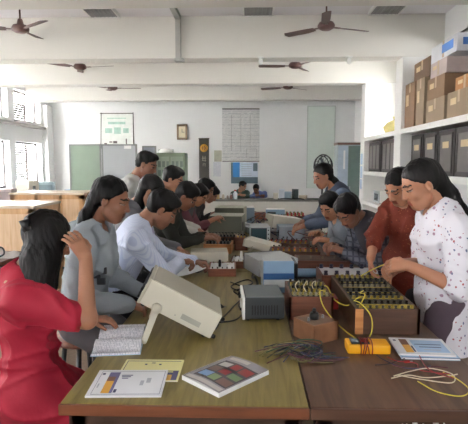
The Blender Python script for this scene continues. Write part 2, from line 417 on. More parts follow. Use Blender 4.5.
# ------------------------------------------------------------------ instruments on the benches
def instrument(name, label, cat, loc, rz, w, d, h, case, front, screen=None, knobs=(), group=None, tilt=0, handle=False, lid=None, slots=0, zoff=0.012):
    """w along x, d along y, h up; the front panel faces -y"""
    r = thing(name, label, cat, loc, math.radians(rz), group)
    T = Matrix.Translation((0, d / 2, 0)) @ Matrix.Rotation(-math.radians(tilt), 4, 'X') @ Matrix.Translation((0, -d / 2, 0))
    mk = lambda: MB(T)
    z0 = zoff
    mk().box(-w / 2, w / 2, -d / 2 + .012, d / 2, z0, h, bev=min(.008, h * .08)).build('casing', case, r)
    mk().box(-w / 2 - .002, w / 2 + .002, -d / 2, -d / 2 + .014, z0 - .002, h + .002, bev=.004).build('front_panel', front, r)
    if lid: mk().box(-w / 2 + .003, w / 2 - .003, -d / 2 + .02, d / 2 - .004, h - .002, h + .004, bev=.002).build('lid', lid, r)
    if screen:
        x0, x1, c, e = screen
        m = mk(); m.box(x0 - .008, x1 + .008, -d / 2 - .006, -d / 2 + .002, c - .008, e + .008, bev=.002); b = m.build('screen_bezel', M_dgrey, r)
        mk().box(x0, x1, -d / 2 - .0075, -d / 2 - .004, c, e).build('screen', M_glass, b)
    for (x, z, q) in knobs:
        m = mk(); m.cyl((x, -d / 2, z), (x, -d / 2 - q * 1.1, z), q, q * .85, 14); m.build('knob', M_dgrey if q > .007 else M_black, r)
    if slots:
        m = mk()
        for k in range(slots): m.box(w / 2 - .001, w / 2 + .0012, -d * .3 + k * .014, -d * .3 + k * .014 + .006, h * .3, h * .7)
        for k in range(slots): m.box(-w / 2 - .0012, -w / 2 + .001, -d * .3 + k * .014, -d * .3 + k * .014 + .006, h * .3, h * .7)
        m.build('vent', M_black, r)
    for sx in (-1, 1):
        for sy in (-1, 1):
            if tilt and sy < 0: pass
            mk().cyl((sx * (w / 2 - .03), sy * (d / 2 - .03), z0 + .001), (sx * (w / 2 - .03), sy * (d / 2 - .03), 0), .010, .009, 10).build('foot', M_black, r)
    if handle:
        m = mk(); m.tube([(-w / 2 - .008, -d * .1, h * .6), (-w / 2 - .012, -d / 2 - .04, h * .6), (w / 2 + .012, -d / 2 - .04, h * .6), (w / 2 + .008, -d * .1, h * .6)], .007, sub=1)
        m.build('handle', M_dgrey, r)
    return r, T
TZ = .7605
# big cream oscilloscope tipped up on its handle, nearest the camera
D_, W_, H_ = .37, .29, .132
sc, T = instrument('oscilloscope', 'large cream oscilloscope tipped up on its handle at the near left of the table', 'oscilloscope', (-.384, 2.225, TZ), -84, W_, D_, H_,
    M_cream, M_cream2, screen=(-.13, -.03, .03, .11), tilt=29, lid=M_cream2,
    knobs=[(x, z, .009) for x in (.0, .03, .06, .09, .12) for z in (.035, .07, .105)])
MB(T).box(W_ / 2, W_ / 2 + .0012, .02, .115, .035, .06).box(W_ / 2, W_ / 2 + .002, -.01, -.004, .035, .041).build('rating_plate', mat('plate_grey', (170, 168, 156), .5), sc)
m = MB(); px_, pz_ = -.045, .160
for sx in (-1, 1):
    a = Vector((sx * (W_ / 2 + .012), px_, pz_)); b = Vector((sx * (W_ / 2 + .012), -.102, .016))
    X = Matrix.Translation(a) @ (b - a).to_track_quat('Z', 'X').to_matrix().to_4x4()
    m.box(-.014, .014, -.007, .007, 0, (b - a).length, bev=.004, X=X)
    m.cyl(a - Vector((sx * .013, 0, 0)), a + Vector((sx * .009, 0, 0)), .024, .022, 20)
m.cyl((-W_ / 2 - .015, -.102, .012), (W_ / 2 + .015, -.102, .012), .012)
m.build('carrying_handle', M_cream, sc)
m = MB(T)
for x, z in ((.11, .02), (.11, .11), (-.1, .02), (-.1, .11)): m.cyl((x, D_ / 2, z), (x, D_ / 2 + .022, z), .011, .009, 10)
m.build('cord_rest', M_black, sc)
m = MB(T).box(.04, .07, D_ / 2, D_ / 2 + .02, .04, .07, bev=.004); m.build('power_plug', M_black, sc)

def power_supply(label, loc, rz, w, d, h, case, front, group=None):
    return instrument('power_supply', label, 'power supply', loc, rz, w, d, h, case, front, knobs=[(-.06, h * .3, .012), (0, h * .3, .012), (.06, h * .3, .012)], group=group, slots=6)[0]
p = instrument('power_supply', 'dark grey metal power supply box with a white end, at the seam of the tables', 'power supply', (.062, 2.51, TZ), -86, .25, .215, .125, M_dgrey, M_white,
    knobs=[(-.08, .09, .011), (-.03, .09, .011), (.04, .04, .008)], lid=M_mgrey, slots=0)[0]
m = MB()
for k in range(10): m.box(.1248, .1262, -.06 + k * .014, -.052 + k * .014, .035, .085)
m.build('vent', M_black, p)
p = instrument('signal_generator', 'blue and white cased signal generator behind the dark grey power supply', 'signal generator', (.172, 3.02, TZ), 3, .185, .24, .205, M_lgrey, M_lblue, lid=M_lgrey)[0]
MB().box(-.0945, .0945, -.125, -.119, .095, .132).build('blue_band', M_blue, p)
MB().box(-.090, .090, -.124, -.119, .045, .092).build('white_band', mat('pale_band', (200, 206, 208), .5), p)
m = MB().box(.0935, .122, -.10, .10, .02, .19, bev=.01); m.build('rear_cover', M_black, p)
instrument('oscilloscope', 'pale grey oscilloscope with a slanted top behind the blue and white generator', 'oscilloscope', (.15, 3.50, TZ), 200, .30, .32, .13, M_lgrey, M_mgrey, screen=(-.12, -.03, .03, .1), knobs=[(.03 + i * .03, .05 + j * .035, .009) for i in range(3) for j in range(2)])
# cream low box on the left and the instruments down the middle
instrument('signal_generator', 'low cream sloping instrument beside the paper of the striped-shirt student', 'signal generator', (-.33, 3.86, TZ), 186, .30, .20, .10, M_cream, M_cream2, tilt=0, knobs=[(-.1, .05, .01), (-.05, .05, .01), (0, .05, .01)], lid=M_cream2)
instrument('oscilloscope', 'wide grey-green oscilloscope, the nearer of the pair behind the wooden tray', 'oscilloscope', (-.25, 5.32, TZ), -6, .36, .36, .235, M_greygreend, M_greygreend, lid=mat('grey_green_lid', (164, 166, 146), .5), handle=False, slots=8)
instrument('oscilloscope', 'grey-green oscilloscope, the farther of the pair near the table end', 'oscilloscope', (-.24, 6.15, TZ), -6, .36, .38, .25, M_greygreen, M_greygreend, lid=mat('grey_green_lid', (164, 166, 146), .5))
instrument('oscilloscope', 'small grey oscilloscope with a pale frame in the middle of the tables', 'oscilloscope', (.10, 4.98, TZ), 2, .20, .30, .165, M_lgrey, mat('pale_frame', (190, 196, 196), .45), screen=(-.085, .06, .03, .145), knobs=[(.083, .05, .007), (.083, .09, .007), (.083, .13, .007)])
p = instrument('oscilloscope', 'long cream oscilloscope lying aslant behind the wooden tray', 'oscilloscope', (.10, 4.27, TZ), -104, .20, .31, .075, M_cream, M_cream2, tilt=12, lid=mat('cream_lid', (216, 212, 198), .45), knobs=[(.03 * i, .07, .009) for i in (-2, -1, 0, 1, 2)][:0])[0]
MB().tube([(-.105, -.05, .08), (-.107, -.11, .006), (.107, -.11, .006), (.105, -.05, .08)], .006, sub=1).build('carrying_handle', M_cream2, p)
instrument('oscilloscope', 'white-topped oscilloscope in the far middle of the tables, beside the leaning girl', 'oscilloscope', (.39, 5.72, TZ), -75, .28, .38, .15, M_cream, M_cream2, lid=mat('cream_lid', (216, 212, 198), .45), tilt=8, knobs=[(-.08, .08, .01), (-.03, .08, .01)])
instrument('oscilloscope', 'pale blue-grey instrument with a ribbed face in front of the white-topped oscilloscope', 'oscilloscope', (.43, 5.10, TZ), 4, .26, .26, .15, M_bluegrey, mat('pale_blue_face', (172, 184, 196), .45), slots=4, knobs=[(-.09, .04, .009), (-.05, .04, .009)])
instrument('power_supply', 'blue-grey upright instrument standing behind the grey-green pair', 'power supply', (-.03, 6.55, TZ), 3, .17, .25, .21, M_bluegrey, M_bluegrey, knobs=[(-.04, .05, .012), (.04, .05, .012)], lid=M_lgrey)
instrument('oscilloscope', 'small white and blue instrument at the far end of the tables', 'oscilloscope', (.36, 6.75, TZ), -4, .26, .26, .17, M_white, M_lblue, screen=(-.10, .0, .05, .13), knobs=[(.05, .05, .01), (.09, .05, .01), (.05, .1, .01), (.09, .1, .01)])
instrument('function_generator', 'flat grey instrument lying between the pale blue instrument and the cream one', 'function generator', (.09, 5.52, TZ), 14, .26, .20, .08, M_lgrey, M_mgrey, knobs=[(-.08, .04, .01), (0, .04, .01), (.08, .04, .01)])
instrument('function_generator', 'low brown-cased instrument at the far end left of centre', 'function generator', (.13, 6.95, TZ), 0, .20, .2, .10, M_brown, M_redw, knobs=[(-.05, .05, .01), (.05, .05, .01)])

# ------------------------------------------------------------------ trainer boards
def terminal_mesh(mt, r_=.006, h=.016):
    return MB().lathe([(r_ * 1.1, 0), (r_ * 1.1, h * .35), (r_ * .55, h * .4), (r_ * .55, h * .5), (r_, h * .55), (r_ * .9, h)], 8).build('terminal', mt)
def trainer(label, loc, rz, w, d, h, body, panel, rows, cols, mats, group=None, name='trainer_board', cat='trainer board', tsz=.006, th=.016, knobs=(), slope=0):
    r = thing(name, label, cat, loc, math.radians(rz), group)
    T = Matrix.Rotation(math.radians(slope), 4, 'X')
    m = MB(T); t = .012
    m.box(-w / 2, w / 2, -d / 2, -d / 2 + t, 0, h).box(-w / 2, w / 2, d / 2 - t, d / 2, 0, h).box(-w / 2, -w / 2 + t, -d / 2, d / 2, 0, h).box(w / 2 - t, w / 2, -d / 2, d / 2, 0, h).box(-w / 2 + t, w / 2 - t, -d / 2 + t, d / 2 - t, 0, t)
    m.build('box_frame', body, r)
    MB(T).box(-w / 2 + t, w / 2 - t, -d / 2 + t, d / 2 - t, h - .008, h - .002).build('panel', panel, r)
    protos = {}
    for j in range(rows):
        mt = mats[j % len(mats)]
        if mt is None: continue
        for i in range(cols):
            x = (-w / 2 + .03) + (w - .06) * (i / (cols - 1) if cols > 1 else .5); y = (-d / 2 + .03) + (d - .06) * (j / (rows - 1) if rows > 1 else .5)
            if mt.name not in protos: o = protos[mt.name] = terminal_mesh(mt, tsz, th)
            else: o = protos[mt.name].copy(); COL.objects.link(o)
            o.parent = r; o.location = T @ Vector((x, y, h - .002))
    for (x, y, q, hh, mt) in knobs:
        MB(T).lathe([(q, 0), (q, hh * .6), (q * .8, hh)], 16, X=Matrix.Translation((x, y, h - .002))).build('knob', mt, r)
    return r
M_bpan = mat('dark_panel', (44, 44, 40), .5, var=.15, scale=30)
M_ypan = mat('yellow_label', (166, 148, 72), .6, var=.1)
M_wpan = mat('white_laminate', (214, 216, 220), .4, var=.03)
M_term_y = mat('yellow_terminal', (150, 132, 52), .5); M_term_b = mat('blue_black_knob', (34, 36, 66), .35)
M_term_w = mat('pale_terminal', (140, 134, 112), .5)
tb = trainer('large brown trainer box with rows of yellow and black terminals before the girl in white', (.65, 2.56, TZ), 0, .30, .68, .12, M_trimd, M_bpan, 9, 9, [M_term_y, M_black, M_term_y, M_black, M_black, M_term_w, M_black, M_black, M_term_y], tsz=.009, th=.016)
MB().box(-.152, -.115, -.346, -.339, 0, .121).build('front_post', M_orangew, tb)
m = MB()
for k in range(6): m.box(-.13, .13, -.27 + k * .11, -.255 + k * .11, .119, .1205)
m.build('label_strip', M_ypan, tb)
ta = trainer('brown wooden trainer box with looped wires at the seam, left of the large terminal box', (.318, 2.59, TZ), 0, .225, .34, .12, M_brown, M_bpan, 5, 7, [M_term_w, M_term_y, M_black, M_term_y, M_black], tsz=.008, th=.02)
MB().box(-.095, .09, -.128, -.08, .119, .121).build('label_strip', M_ypan, ta)
trainer('trainer board with a white panel and blue-black knobs under the hand of the rust-clad woman', (.655, 3.12, TZ), 0, .40, .26, .10, M_brown, M_wpan, 2, 6, [M_term_b, M_term_b], tsz=.013, th=.026)
kb = trainer('small pale-brown wooden box with one black knob, in front of the looped-wire box', (.306, 2.167, TZ), 33, .145, .145, .088, mat('rheostat_wood', (132, 92, 66), .45, var=.15, scale=20), mat('brown_panel', (120, 96, 78), .5), 1, 2, [M_steel], knobs=[(0, .012, .022, .03, M_black)], name='rheostat_box', cat='rheostat box')
MB().cyl((0, .012, .115), (0, .012, .135), .010, .008).build('knob_cap', M_black, kb)
rb = thing('battery_box', 'small dark red box in the gap between the two terminal boxes', 'box', (.466, 2.66, TZ))
MB().box(-.024, .024, -.06, .06, 0, .06, bev=.004).build('case', M_red, rb); MB().cyl((0, 0, .06), (0, 0, .072), .008).build('terminal', M_gold, rb)
trainer('white-topped reddish trainer board on the olive table, nearer of two white-topped ones', (-.20, 3.48, TZ), 2, .20, .25, .055, M_redw, M_wpan, 3, 5, [M_black, None, M_term_w], tsz=.005, th=.012, knobs=[(-.02, -.03, .010, .05, M_black), (.04, .03, .012, .015, M_white)])
trainer('farther white-topped trainer board on a brown base near the table seam', (-.065, 3.74, TZ), -2, .165, .24, .055, M_brown, M_wpan, 2, 4, [M_term_w, M_black], tsz=.005, th=.012, knobs=[(.0, 0, .012, .06, M_white)])
tb = trainer('open wooden tray with a front board coloured sunlit orange, behind the cream sloping instrument', (-.285, 4.36, TZ), -3, .25, .24, .085, M_orangew, M_bpan, 2, 7, [M_black, M_black], tsz=.010, th=.025)  # sunlit look is put into the tray's orange wood colour
trainer('dark carved-looking brown wooden block box beside the tray coloured sunlit orange', (-.08, 4.50, TZ), 0, .12, .18, .12, M_brown, M_trimd, 2, 3, [M_gold, M_black], tsz=.008, th=.014)
trainer('row of black terminals on a low dark board in front of the grey-green oscilloscopes', (-.27, 4.88, TZ), -2, .36, .22, .07, M_dark, M_bpan, 3, 10, [M_black, M_term_w, M_black], tsz=.011, th=.022)
trainer('dark reddish trainer board with brass parts, nearer of the two beyond the brown tray', (.38, 4.02, TZ), -6, .42, .24, .085, M_trimd, mat('red_brown_panel', (84, 48, 34), .5, var=.2, scale=30), 4, 9, [M_gold, M_red, M_term_w, M_black], tsz=.008, th=.018)
trainer('dark reddish trainer board with brass parts, farther of the two beyond the brown tray', (.36, 4.42, TZ), -10, .38, .22, .085, M_trimd, mat('red_brown_panel', (84, 48, 34), .5, var=.2, scale=30), 3, 8, [M_gold, M_red, M_black], tsz=.008, th=.018)
trainer('plain brown wooden tray between the blue generator and the dark reddish boards', (.56, 3.66, TZ), -4, .42, .24, .08, M_brown, M_trimd, 1, 5, [M_term_w], tsz=.006)
trainer('small brown trainer board at the far right of the table before the leaning girl', (.73, 5.0, TZ), 4, .2, .24, .07, M_brown, M_bpan, 3, 5, [M_gold, M_red, M_term_w])
trainer('low board with yellow and red parts at the far end of the right-hand table', (.60, 6.4, TZ), 0, .26, .24, .12, M_trimd, M_ypan, 3, 5, [M_red, M_term_y, M_black], tsz=.014, th=.04)
# ---- blue plastic bag roll and small things
bp = thing('plastic_packet', 'blue and clear plastic packet lying behind the looped-wire trainer box', 'packet', (.46, 3.36, TZ), .05)
MB().cyl((-.12, 0, .032), (.05, 0, .032), .032, .03, 20).build('roll', M_lblue, bp)
m = MB()
def fpk(u, v):
    x = .02 + u * .17; y = -.06 + v * .13
    return (x, y, .012 + .035 * math.sin(PI * u) * math.sin(PI * v) + .006 * math.sin(9 * u + 4 * v))
m.grid(fpk, 14, 10); m.build('bag', mat('blue_film', (70, 120, 190), .15), bp)
MB().cyl((.04, -.05, .052), (.085, -.085, .012), .004, .003, 8).build('white_pen', M_white, bp)
pp = thing('worksheet', 'white sheet of paper under the writing hand of the striped-shirt student', 'paper', (-.455, 3.42, TZ), .3)
m = MB(); m.grid(lambda u, v: (-.12 + .24 * u, -.10 + .20 * v, .012 + .05 * u * u + .01 * v), 8, 6); m.grid(lambda u, v: (-.12 + .24 * u, -.10 + .20 * v, .011 + .05 * u * u + .01 * v), 8, 6); m.build('sheet', M_paper, pp)
for (x, y, lb) in ((.52, 4.65, 'crumpled white paper slip on the right table beyond the dark reddish boards'), (-.06, 6.05, 'small white paper slip among the cables near the far oscilloscopes')):
    q = thing('paper_slip', lb, 'paper', (x, y, TZ), .4)
    m = MB(); m.grid(lambda u, v: (-.09 + .18 * u, -.06 + .12 * v, .05 + .014 * math.sin(5 * u) + .01 * math.sin(6 * v)), 8, 6); m.build('sheet', M_paper, q)
    MB().box(-.07, .07, -.05, .05, 0, .048, bev=.006).build('pad', M_lgrey, q)

# ------------------------------------------------------------------ multimeter
mm = thing('multimeter', 'yellow rubber-cased multimeter wrapped in its red leads on the dark table', 'multimeter', (.506, 2.015, TZ), math.radians(-1))
m = MB().box(-.09, .09, -.043, .043, 0, .040, bev=.010); m.build('rubber_case', M_yellow, mm)
MB().box(-.072, .005, -.031, .031, .0395, .043, bev=.001).build('face_plate', M_dgrey, mm)
MB().box(-.064, -.034, -.024, .024, .0425, .0445).build('display', M_glass, mm)
MB().lathe([(.017, 0), (.016, .008), (.006, .010)], 18, X=Matrix.Translation((-.012, 0, .043))).build('dial', M_red, mm)
MB().box(.012, .075, -.03, .03, .0395, .0415, bev=.001).build('battery_cover', M_yellow, mm)
m = MB()
for k, x in enumerate((-.035, -.018, .0, .012, -.027)):
    sk = .012 * math.sin(k * 2.1)
    m.tube([(x, -.046, .0), (x + sk * .5, -.048, .03), (x + sk, -.03, .05), (x, 0, .052), (x - sk, .03, .049), (x, .047, .03), (x, .046, 0)], .0024)
m.build('test_lead', mat('dark_red_lead', (120, 26, 30), .4), mm)

# ------------------------------------------------------------------ booklets and books
M_cov_w = mat('white_cover', (222, 224, 228), .35, var=.02); M_cov_y = mat('pale_yellow_cover', (226, 220, 158), .4, var=.03)
M_or = mat('orange_print', (214, 160, 60), .4); M_pb = mat('purple_blue_print', (90, 86, 130), .4); M_nv = mat('navy_print', (44, 50, 92), .4)
M_bp = mat('brown_print', (120, 78, 60), .4); M_cb = mat('pale_blue_print', (160, 190, 220), .4); M_gr = mat('grey_print', (170, 176, 186), .4)
M_pg = pattern('printed_page', (228, 228, 234), [('X', 150, .45, (176, 178, 190))], 'lines')
CM = [M_cov_w, M_cov_y, M_or, M_pb, M_nv, M_bp, M_cb, M_gr, M_red, M_black]
def booklet(name, label, loc, rz, w, d, th, base, patches, cat='booklet', bend=0.0, group=None, tilt=0):
    r = thing(name, label, cat, loc, math.radians(rz), group); r.rotation_euler[0] = tilt
    MB().box(-w / 2 + .001, w / 2 - .002, -d / 2 + .002, d / 2 - .002, .0008, th - .0008).build('pages', M_paper, r)
    m = MB(); zb = lambda u, v: th + bend * math.sin(PI * u) * v
    m.box(-w / 2, w / 2, -d / 2, d / 2, th - .0008, th, base).box(-w / 2, w / 2, -d / 2, d / 2, 0, .0008, base).box(-w / 2, -w / 2 + .001, -d / 2, d / 2, 0, th, base)
    for i, (x0, x1, y0, y1, c) in enumerate(patches):
        m.box(-w / 2 + x0 * w, -w / 2 + x1 * w, -d / 2 + y0 * d, -d / 2 + y1 * d, th, th + .0003 + .00004 * i, c)
    m.build('cover', CM, r); return r
booklet('booklet', 'white booklet with an orange and blue printed band, nearest the front table edge', (-.438, 1.662, TZ + .0036), 2.5, .262, .195, .006, 0,
    [(.06, .97, .06, .94, 4), (.065, .965, .07, .93, 0), (.18, .29, .10, .55, 2), (.18, .29, .55, .72, 5), (.18, .29, .72, .90, 3), (.29, .33, .10, .9, 3), (.08, .12, .80, .87, 4), (.34, .38, .12, .24, 4),
     (.36, .52, .76, .79, 4), (.37, .50, .70, .73, 4), (.38, .47, .64, .67, 3), (.66, .71, .38, .56, 7), (.74, .80, .48, .66, 7), (.09, .11, .3, .45, 7)], tilt=.034)
booklet('booklet', 'pale yellow booklet with dark ornaments, lying partly under the white one', (-.382, 1.784, TZ), 0.5, .235, .19, .005, 1,
    [(.04, .96, .90, .92, 4), (.04, .05, .3, .92, 4), (.20, .90, .02, .26, 2), (.2, .9, .26, .36, 4), (.88, .97, .02, .45, 3), (.36, .40, .72, .77, 4), (.60, .64, .72, .77, 4), (.47, .53, .80, .83, 4), (.2, .9, .42, .44, 4)])
bo = booklet('booklet', 'white and blue booklet lying on top of another at the right table edge', (.742, 2.035, .7692), -3.5, .232, .19, .007, 0,
    [(.16, .30, .10, .55, 2), (.16, .30, .55, .90, 5), (.36, .94, .14, .86, 6), (.05, .10, .78, .86, 4), (.40, .88, .58, .62, 4), (.45, .85, .42, .46, 4), (.5, .8, .25, .3, 7), (.31, .34, .14, .5, 4)])
booklet('booklet', 'blue-edged booklet underneath the white and blue booklet at the right table edge', (.748, 2.018, TZ), -2, .236, .19, .008, 6, [(.0, 1, .0, .03, 4)])
# glossy magazine with slightly lifted cover
mg = thing('magazine', 'thick glossy magazine with a dark collage cover on the olive table', 'magazine', (-.088, 1.738, TZ), math.radians(-43))
w, d = .20, .262
MB().box(-w / 2, w / 2, -d / 2, d / 2, .001, .016, bev=.001).build('pages', M_paper, mg)
m = MB(); z = lambda u: .0175 + .006 * math.sin(PI * u) ** 2
def pch(x0, x1, y0, y1, c, dz):
    m.grid(lambda u, v: (-w / 2 + w * (x0 + (x1 - x0) * u), -d / 2 + d * (y0 + (y1 - y0) * v), z(x0 + (x1 - x0) * u) + dz), 8, 2, c)
MC_ = [mat('collage_dark', (78, 72, 76), .25, var=.25, scale=40), mat('collage_grey', (150, 146, 150), .25, var=.1), mat('collage_red', (150, 60, 60), .25), mat('collage_green', (120, 140, 100), .25),
       mat('collage_blue', (120, 150, 190), .25), mat('collage_brown', (120, 90, 84), .25), M_paper, mat('collage_pale', (190, 184, 180), .25)]
pch(0, 1, 0, 1, 1, 0)
random.seed(5)
pch(.10, .97, .14, .80, 0, .0004)
for (x0, x1, y0, y1, c) in ((.14, .40, .2, .36, 4), (.42, .62, .18, .34, 3), (.66, .94, .17, .33, 5), (.14, .36, .4, .56, 5), (.4, .62, .4, .54, 2), (.66, .92, .38, .52, 3), (.15, .4, .6, .74, 7), (.45, .64, .6, .76, 2), (.68, .93, .58, .76, 2)):
    pch(x0, x1, y0, y1, c, .0008)
pch(.04, .96, .03, .11, 7, .0006); pch(.10, .6, .86, .95, 7, .0006)
m.build('cover', MC_, mg)
MB().box(-w / 2 - .0005, -w / 2 + .001, -d / 2, d / 2, 0, .0175).box(-w / 2, w / 2, -d / 2, d / 2, 0, .001).build('spine', M_cov_w, mg)
# open book under the hand of the girl in red
ob = thing('open_book', 'open book with printed pages held by the girl in red at the left table edge', 'book', (-.585, 2.095, TZ), math.radians(8))
def page(v0, sg):
    m = MB()
    f = lambda u, v: (-.10 + .20 * u, sg * (.004 + .165 * v), .006 + .028 * math.sin(min(1, v * 1.25) * PI) * (1 - .35 * v) + (0.012 if sg > 0 else 0.004) * v)
    m.grid(f, 10, 12); m.grid(lambda u, v: (f(u, v)[0], f(u, v)[1], 0.002), 10, 12)
    for uu in (0, 1): m.grid(lambda u, v: (f(uu, v)[0], f(uu, v)[1], .002 + u * (f(uu, v)[2] - .002)), 1, 12)
    m.grid(lambda u, v: (f(u, 1)[0], f(u, 1)[1], .002 + v * (f(u, 1)[2] - .002)), 10, 1)
    return m
page(0, -1).build('page_block', M_pg, ob); page(0, 1).build('page_block', M_pg, ob)
MB().box(-.104, .104, -.172, .172, 0, .002).build('cover', M_cb, ob)

# ------------------------------------------------------------------ leads and cables
def lead(name, label, pts, r_, mt, group=None, cat='wire'):
    o0 = Vector(pts[0]); o = MB().tube([Vector(p) - o0 for p in pts], r_, n=6).build(name, mt); o.location = o0
    return tag(o, label, cat, group)
WC = {'dark': mat('dark_wire', (40, 40, 46), .45), 'navy': mat('navy_wire', (46, 50, 84), .45), 'plum': mat('plum_wire', (96, 50, 66), .45), 'olive': mat('olive_wire', (110, 104, 60), .45),
      'cream': mat('cream_wire', (214, 206, 180), .45), 'red': mat('red_wire', (150, 40, 44), .45), 'green': mat('green_wire', (50, 84, 66), .45), 'yellow': M_ywire, 'grey': mat('grey_wire', (120, 122, 122), .45)}
random.seed(11)
cl = ['dark', 'navy', 'plum', 'olive', 'dark', 'green', 'navy', 'grey', 'plum', 'dark', 'dark', 'navy', 'olive', 'green']
for k, c in enumerate(cl):
    a = random.uniform(-.5, .5); L0 = random.uniform(.09, .17); cx = .215 + random.uniform(-.035, .03); cy = 1.965 + random.uniform(-.05, .05)
    z = .764 + k * .0022; pts = []
    x1 = -1 if k % 2 else 1
    pts = [(cx - L0 * 1.0, cy - .01 + a * .12, .764), (cx - L0 * .4, cy + .04 + a * .03, z), (cx + .02, cy + .05 + random.uniform(-.02, .02), z + .006), (cx + .07, cy + .0 + random.uniform(-.02, .02), z + .003), (cx + .02, cy - .055, z), (cx - .02, cy - .01, z), (cx + L0 * .6, cy - .04 - a * .04, .766), (cx + L0 * 1.05, cy - .03 - a * .05, .764)]
    lead('test_wire', 'thin %s patch wire in the tangled bundle on the table seam' % {'dark': 'black', 'navy': 'navy', 'plum': 'plum red', 'olive': 'olive', 'green': 'dark green', 'grey': 'grey'}[c], pts, .0023, WC[c], 'patch wires bundled on the seam')
RW = [('cream', 'cream wire forming the long loop at the front of the dark table', [(.545, 1.76, .764), (.62, 1.80, .766), (.70, 1.82, .77), (.77, 1.78, .766), (.74, 1.71, .764), (.64, 1.73, .766), (.56, 1.77, .764)]),
      ('yellow', 'pale yellow wire sagging in a wide loop nearest the front edge', [(.62, 1.72, .763), (.66, 1.64, .763), (.73, 1.61, .763), (.78, 1.66, .763), (.77, 1.74, .766), (.74, 1.79, .768)]),
      ('red', 'red wire curling from the multimeter toward the cream loop', [(.57, 1.94, .765), (.60, 1.90, .764), (.67, 1.88, .764), (.66, 1.82, .764), (.70, 1.78, .772), (.76, 1.77, .77)]),
      ('navy', 'dark blue wire leaving the multimeter toward the front', [(.53, 1.96, .765), (.55, 1.91, .764), (.60, 1.84, .764), (.66, 1.82, .768), (.72, 1.86, .764)]),
      ('plum', 'plum wire between the multimeter and the booklets', [(.57, 1.86, .764), (.62, 1.83, .766), (.68, 1.83, .768), (.74, 1.85, .764), (.78, 1.84, .764)]),
      ('red', 'red wire hanging off the front of the stacked booklets', [(.705, 1.95, .77), (.70, 1.90, .766), (.69, 1.83, .772), (.70, 1.77, .776), (.76, 1.74, .768)]),
      ('dark', 'black wire lying flat left of the cream loop', [(.50, 1.86, .763), (.55, 1.87, .763), (.60, 1.90, .763), (.64, 1.93, .763)]),
      ('cream', 'shorter cream wire twisted inside the long loop', [(.53, 1.74, .764), (.60, 1.77, .764), (.66, 1.745, .766), (.75, 1.76, .768), (.79, 1.78, .766)])]
for c, lb, pts in RW: lead('test_wire', lb, pts, .0022, WC[c])
cr = thing('crocodile_clip', 'red crocodile clip among the wires on the dark table', 'clip', (.635, 1.89, .762), .3)
MB().box(-.012, .012, -.005, .005, 0, .008, bev=.002).build('sleeve', M_red, cr); MB().box(.012, .026, -.003, .003, .001, .006).build('jaw', M_steel, cr)
YW = [('yellow wire looping down in front of the terminal boxes', [(.40, 2.50, .89), (.36, 2.42, .91), (.37, 2.36, .85), (.42, 2.24, .80), (.50, 2.12, .766), (.545, 2.11, .80), (.56, 2.17, .86), (.53, 2.24, .90), (.52, 2.35, .885)]),
      ('yellow wire crossing from the looped-wire box to the large terminal box', [(.40, 2.62, .89), (.42, 2.55, .90), (.44, 2.45, .86), (.49, 2.38, .85), (.54, 2.36, .895), (.58, 2.42, .885)]),
      ('yellow wire lying along the top of the large terminal box', [(.54, 2.28, .895), (.56, 2.30, .93), (.56, 2.4, .91), (.60, 2.5, .895)]),
      ('yellow wire held up by the hand of the girl in white', [(.745, 2.60, 1.02), (.72, 2.66, .99), (.69, 2.76, .94), (.665, 2.84, .895)])]
for lb, pts in YW: lead('test_wire', lb, pts, .003, WC['yellow'])
random.seed(4)
for k in range(7):
    x = .235 + k * .022
    lead('jumper_wire', 'short pale jumper wire arched over the looped-wire trainer box', [(x, 2.50 + .02 * (k % 3), .885), (x - .015, 2.50, .915 + .006 * (k % 3)), (x + .01, 2.56, .93), (x + .02, 2.64, .887)], .0025, WC['cream' if k % 2 else 'olive'], 'jumper wires over the looped-wire box')
BC = [('black cable coiling behind the tipped oscilloscope to the dark power supply', [(-.17, 2.30, .79), (-.14, 2.42, .766), (-.09, 2.62, .766), (-.05, 2.80, .766), (-.10, 2.95, .766), (-.03, 3.0, .766), (.04, 2.90, .766)]),
      ('black cable looping between the white-topped trainer board and the power supply', [(-.13, 3.18, .766), (-.05, 3.08, .766), (.02, 3.15, .766), (-.02, 3.25, .766), (-.12, 3.05, .77), (-.04, 2.90, .77), (.03, 2.80, .766)]),
      ('thin black cable running past the white end of the dark power supply', [(-.19, 2.34, .766), (-.08, 2.38, .766), (-.04, 2.5, .766), (-.06, 2.66, .766), (.0, 2.75, .766)]),
      ('black cable coil in front of the low cream instrument', [(-.50, 3.46, .77), (-.42, 3.55, .78), (-.36, 3.50, .79), (-.42, 3.62, .79), (-.48, 3.56, .775), (-.38, 3.45, .77), (-.33, 3.62, .77)])]
for lb, pts in BC: lead('power_cable', lb, pts, .0042, M_black, cat='cable')
lead('power_cable', 'thick black cable passing beside the blue and white generator', [(.03, 3.55, .77), (.02, 3.3, .77), (.035, 3.1, .82), (.05, 2.98, .80), (.02, 2.86, .766)], .008, M_black, cat='cable')
random.seed(21)
for k in range(10):
    x = random.uniform(-.05, .7); y = random.uniform(4.5, 6.9)
    pts = [(x, y, .77)] + [(x + random.uniform(-.2, .2), y + random.uniform(-.3, .3), .78 + random.uniform(0, .14)) for _ in range(3)] + [(x + random.uniform(-.2, .2), y + random.uniform(-.3, .3), .77)]
    pts = [(min(.84, max(-.55, a)), b, c) for a, b, c in pts]
    lead('patch_cord', 'dark patch cord tangled among the far instruments', pts, .005, WC[['dark', 'dark', 'navy', 'plum', 'green', 'red'][k % 6]], 'patch cords among the far instruments', 'cable')
kn = thing('banana_plug', 'small black plug lying on the olive table beside the tipped oscilloscope', 'plug', (-.155, 2.60, TZ), .5)
MB().cyl((-.012, 0, .008), (.012, 0, .008), .008, .006).build('sleeve', M_black, kn); MB().cyl((.012, 0, .008), (.026, 0, .008), .003).build('pin', M_steel, kn)

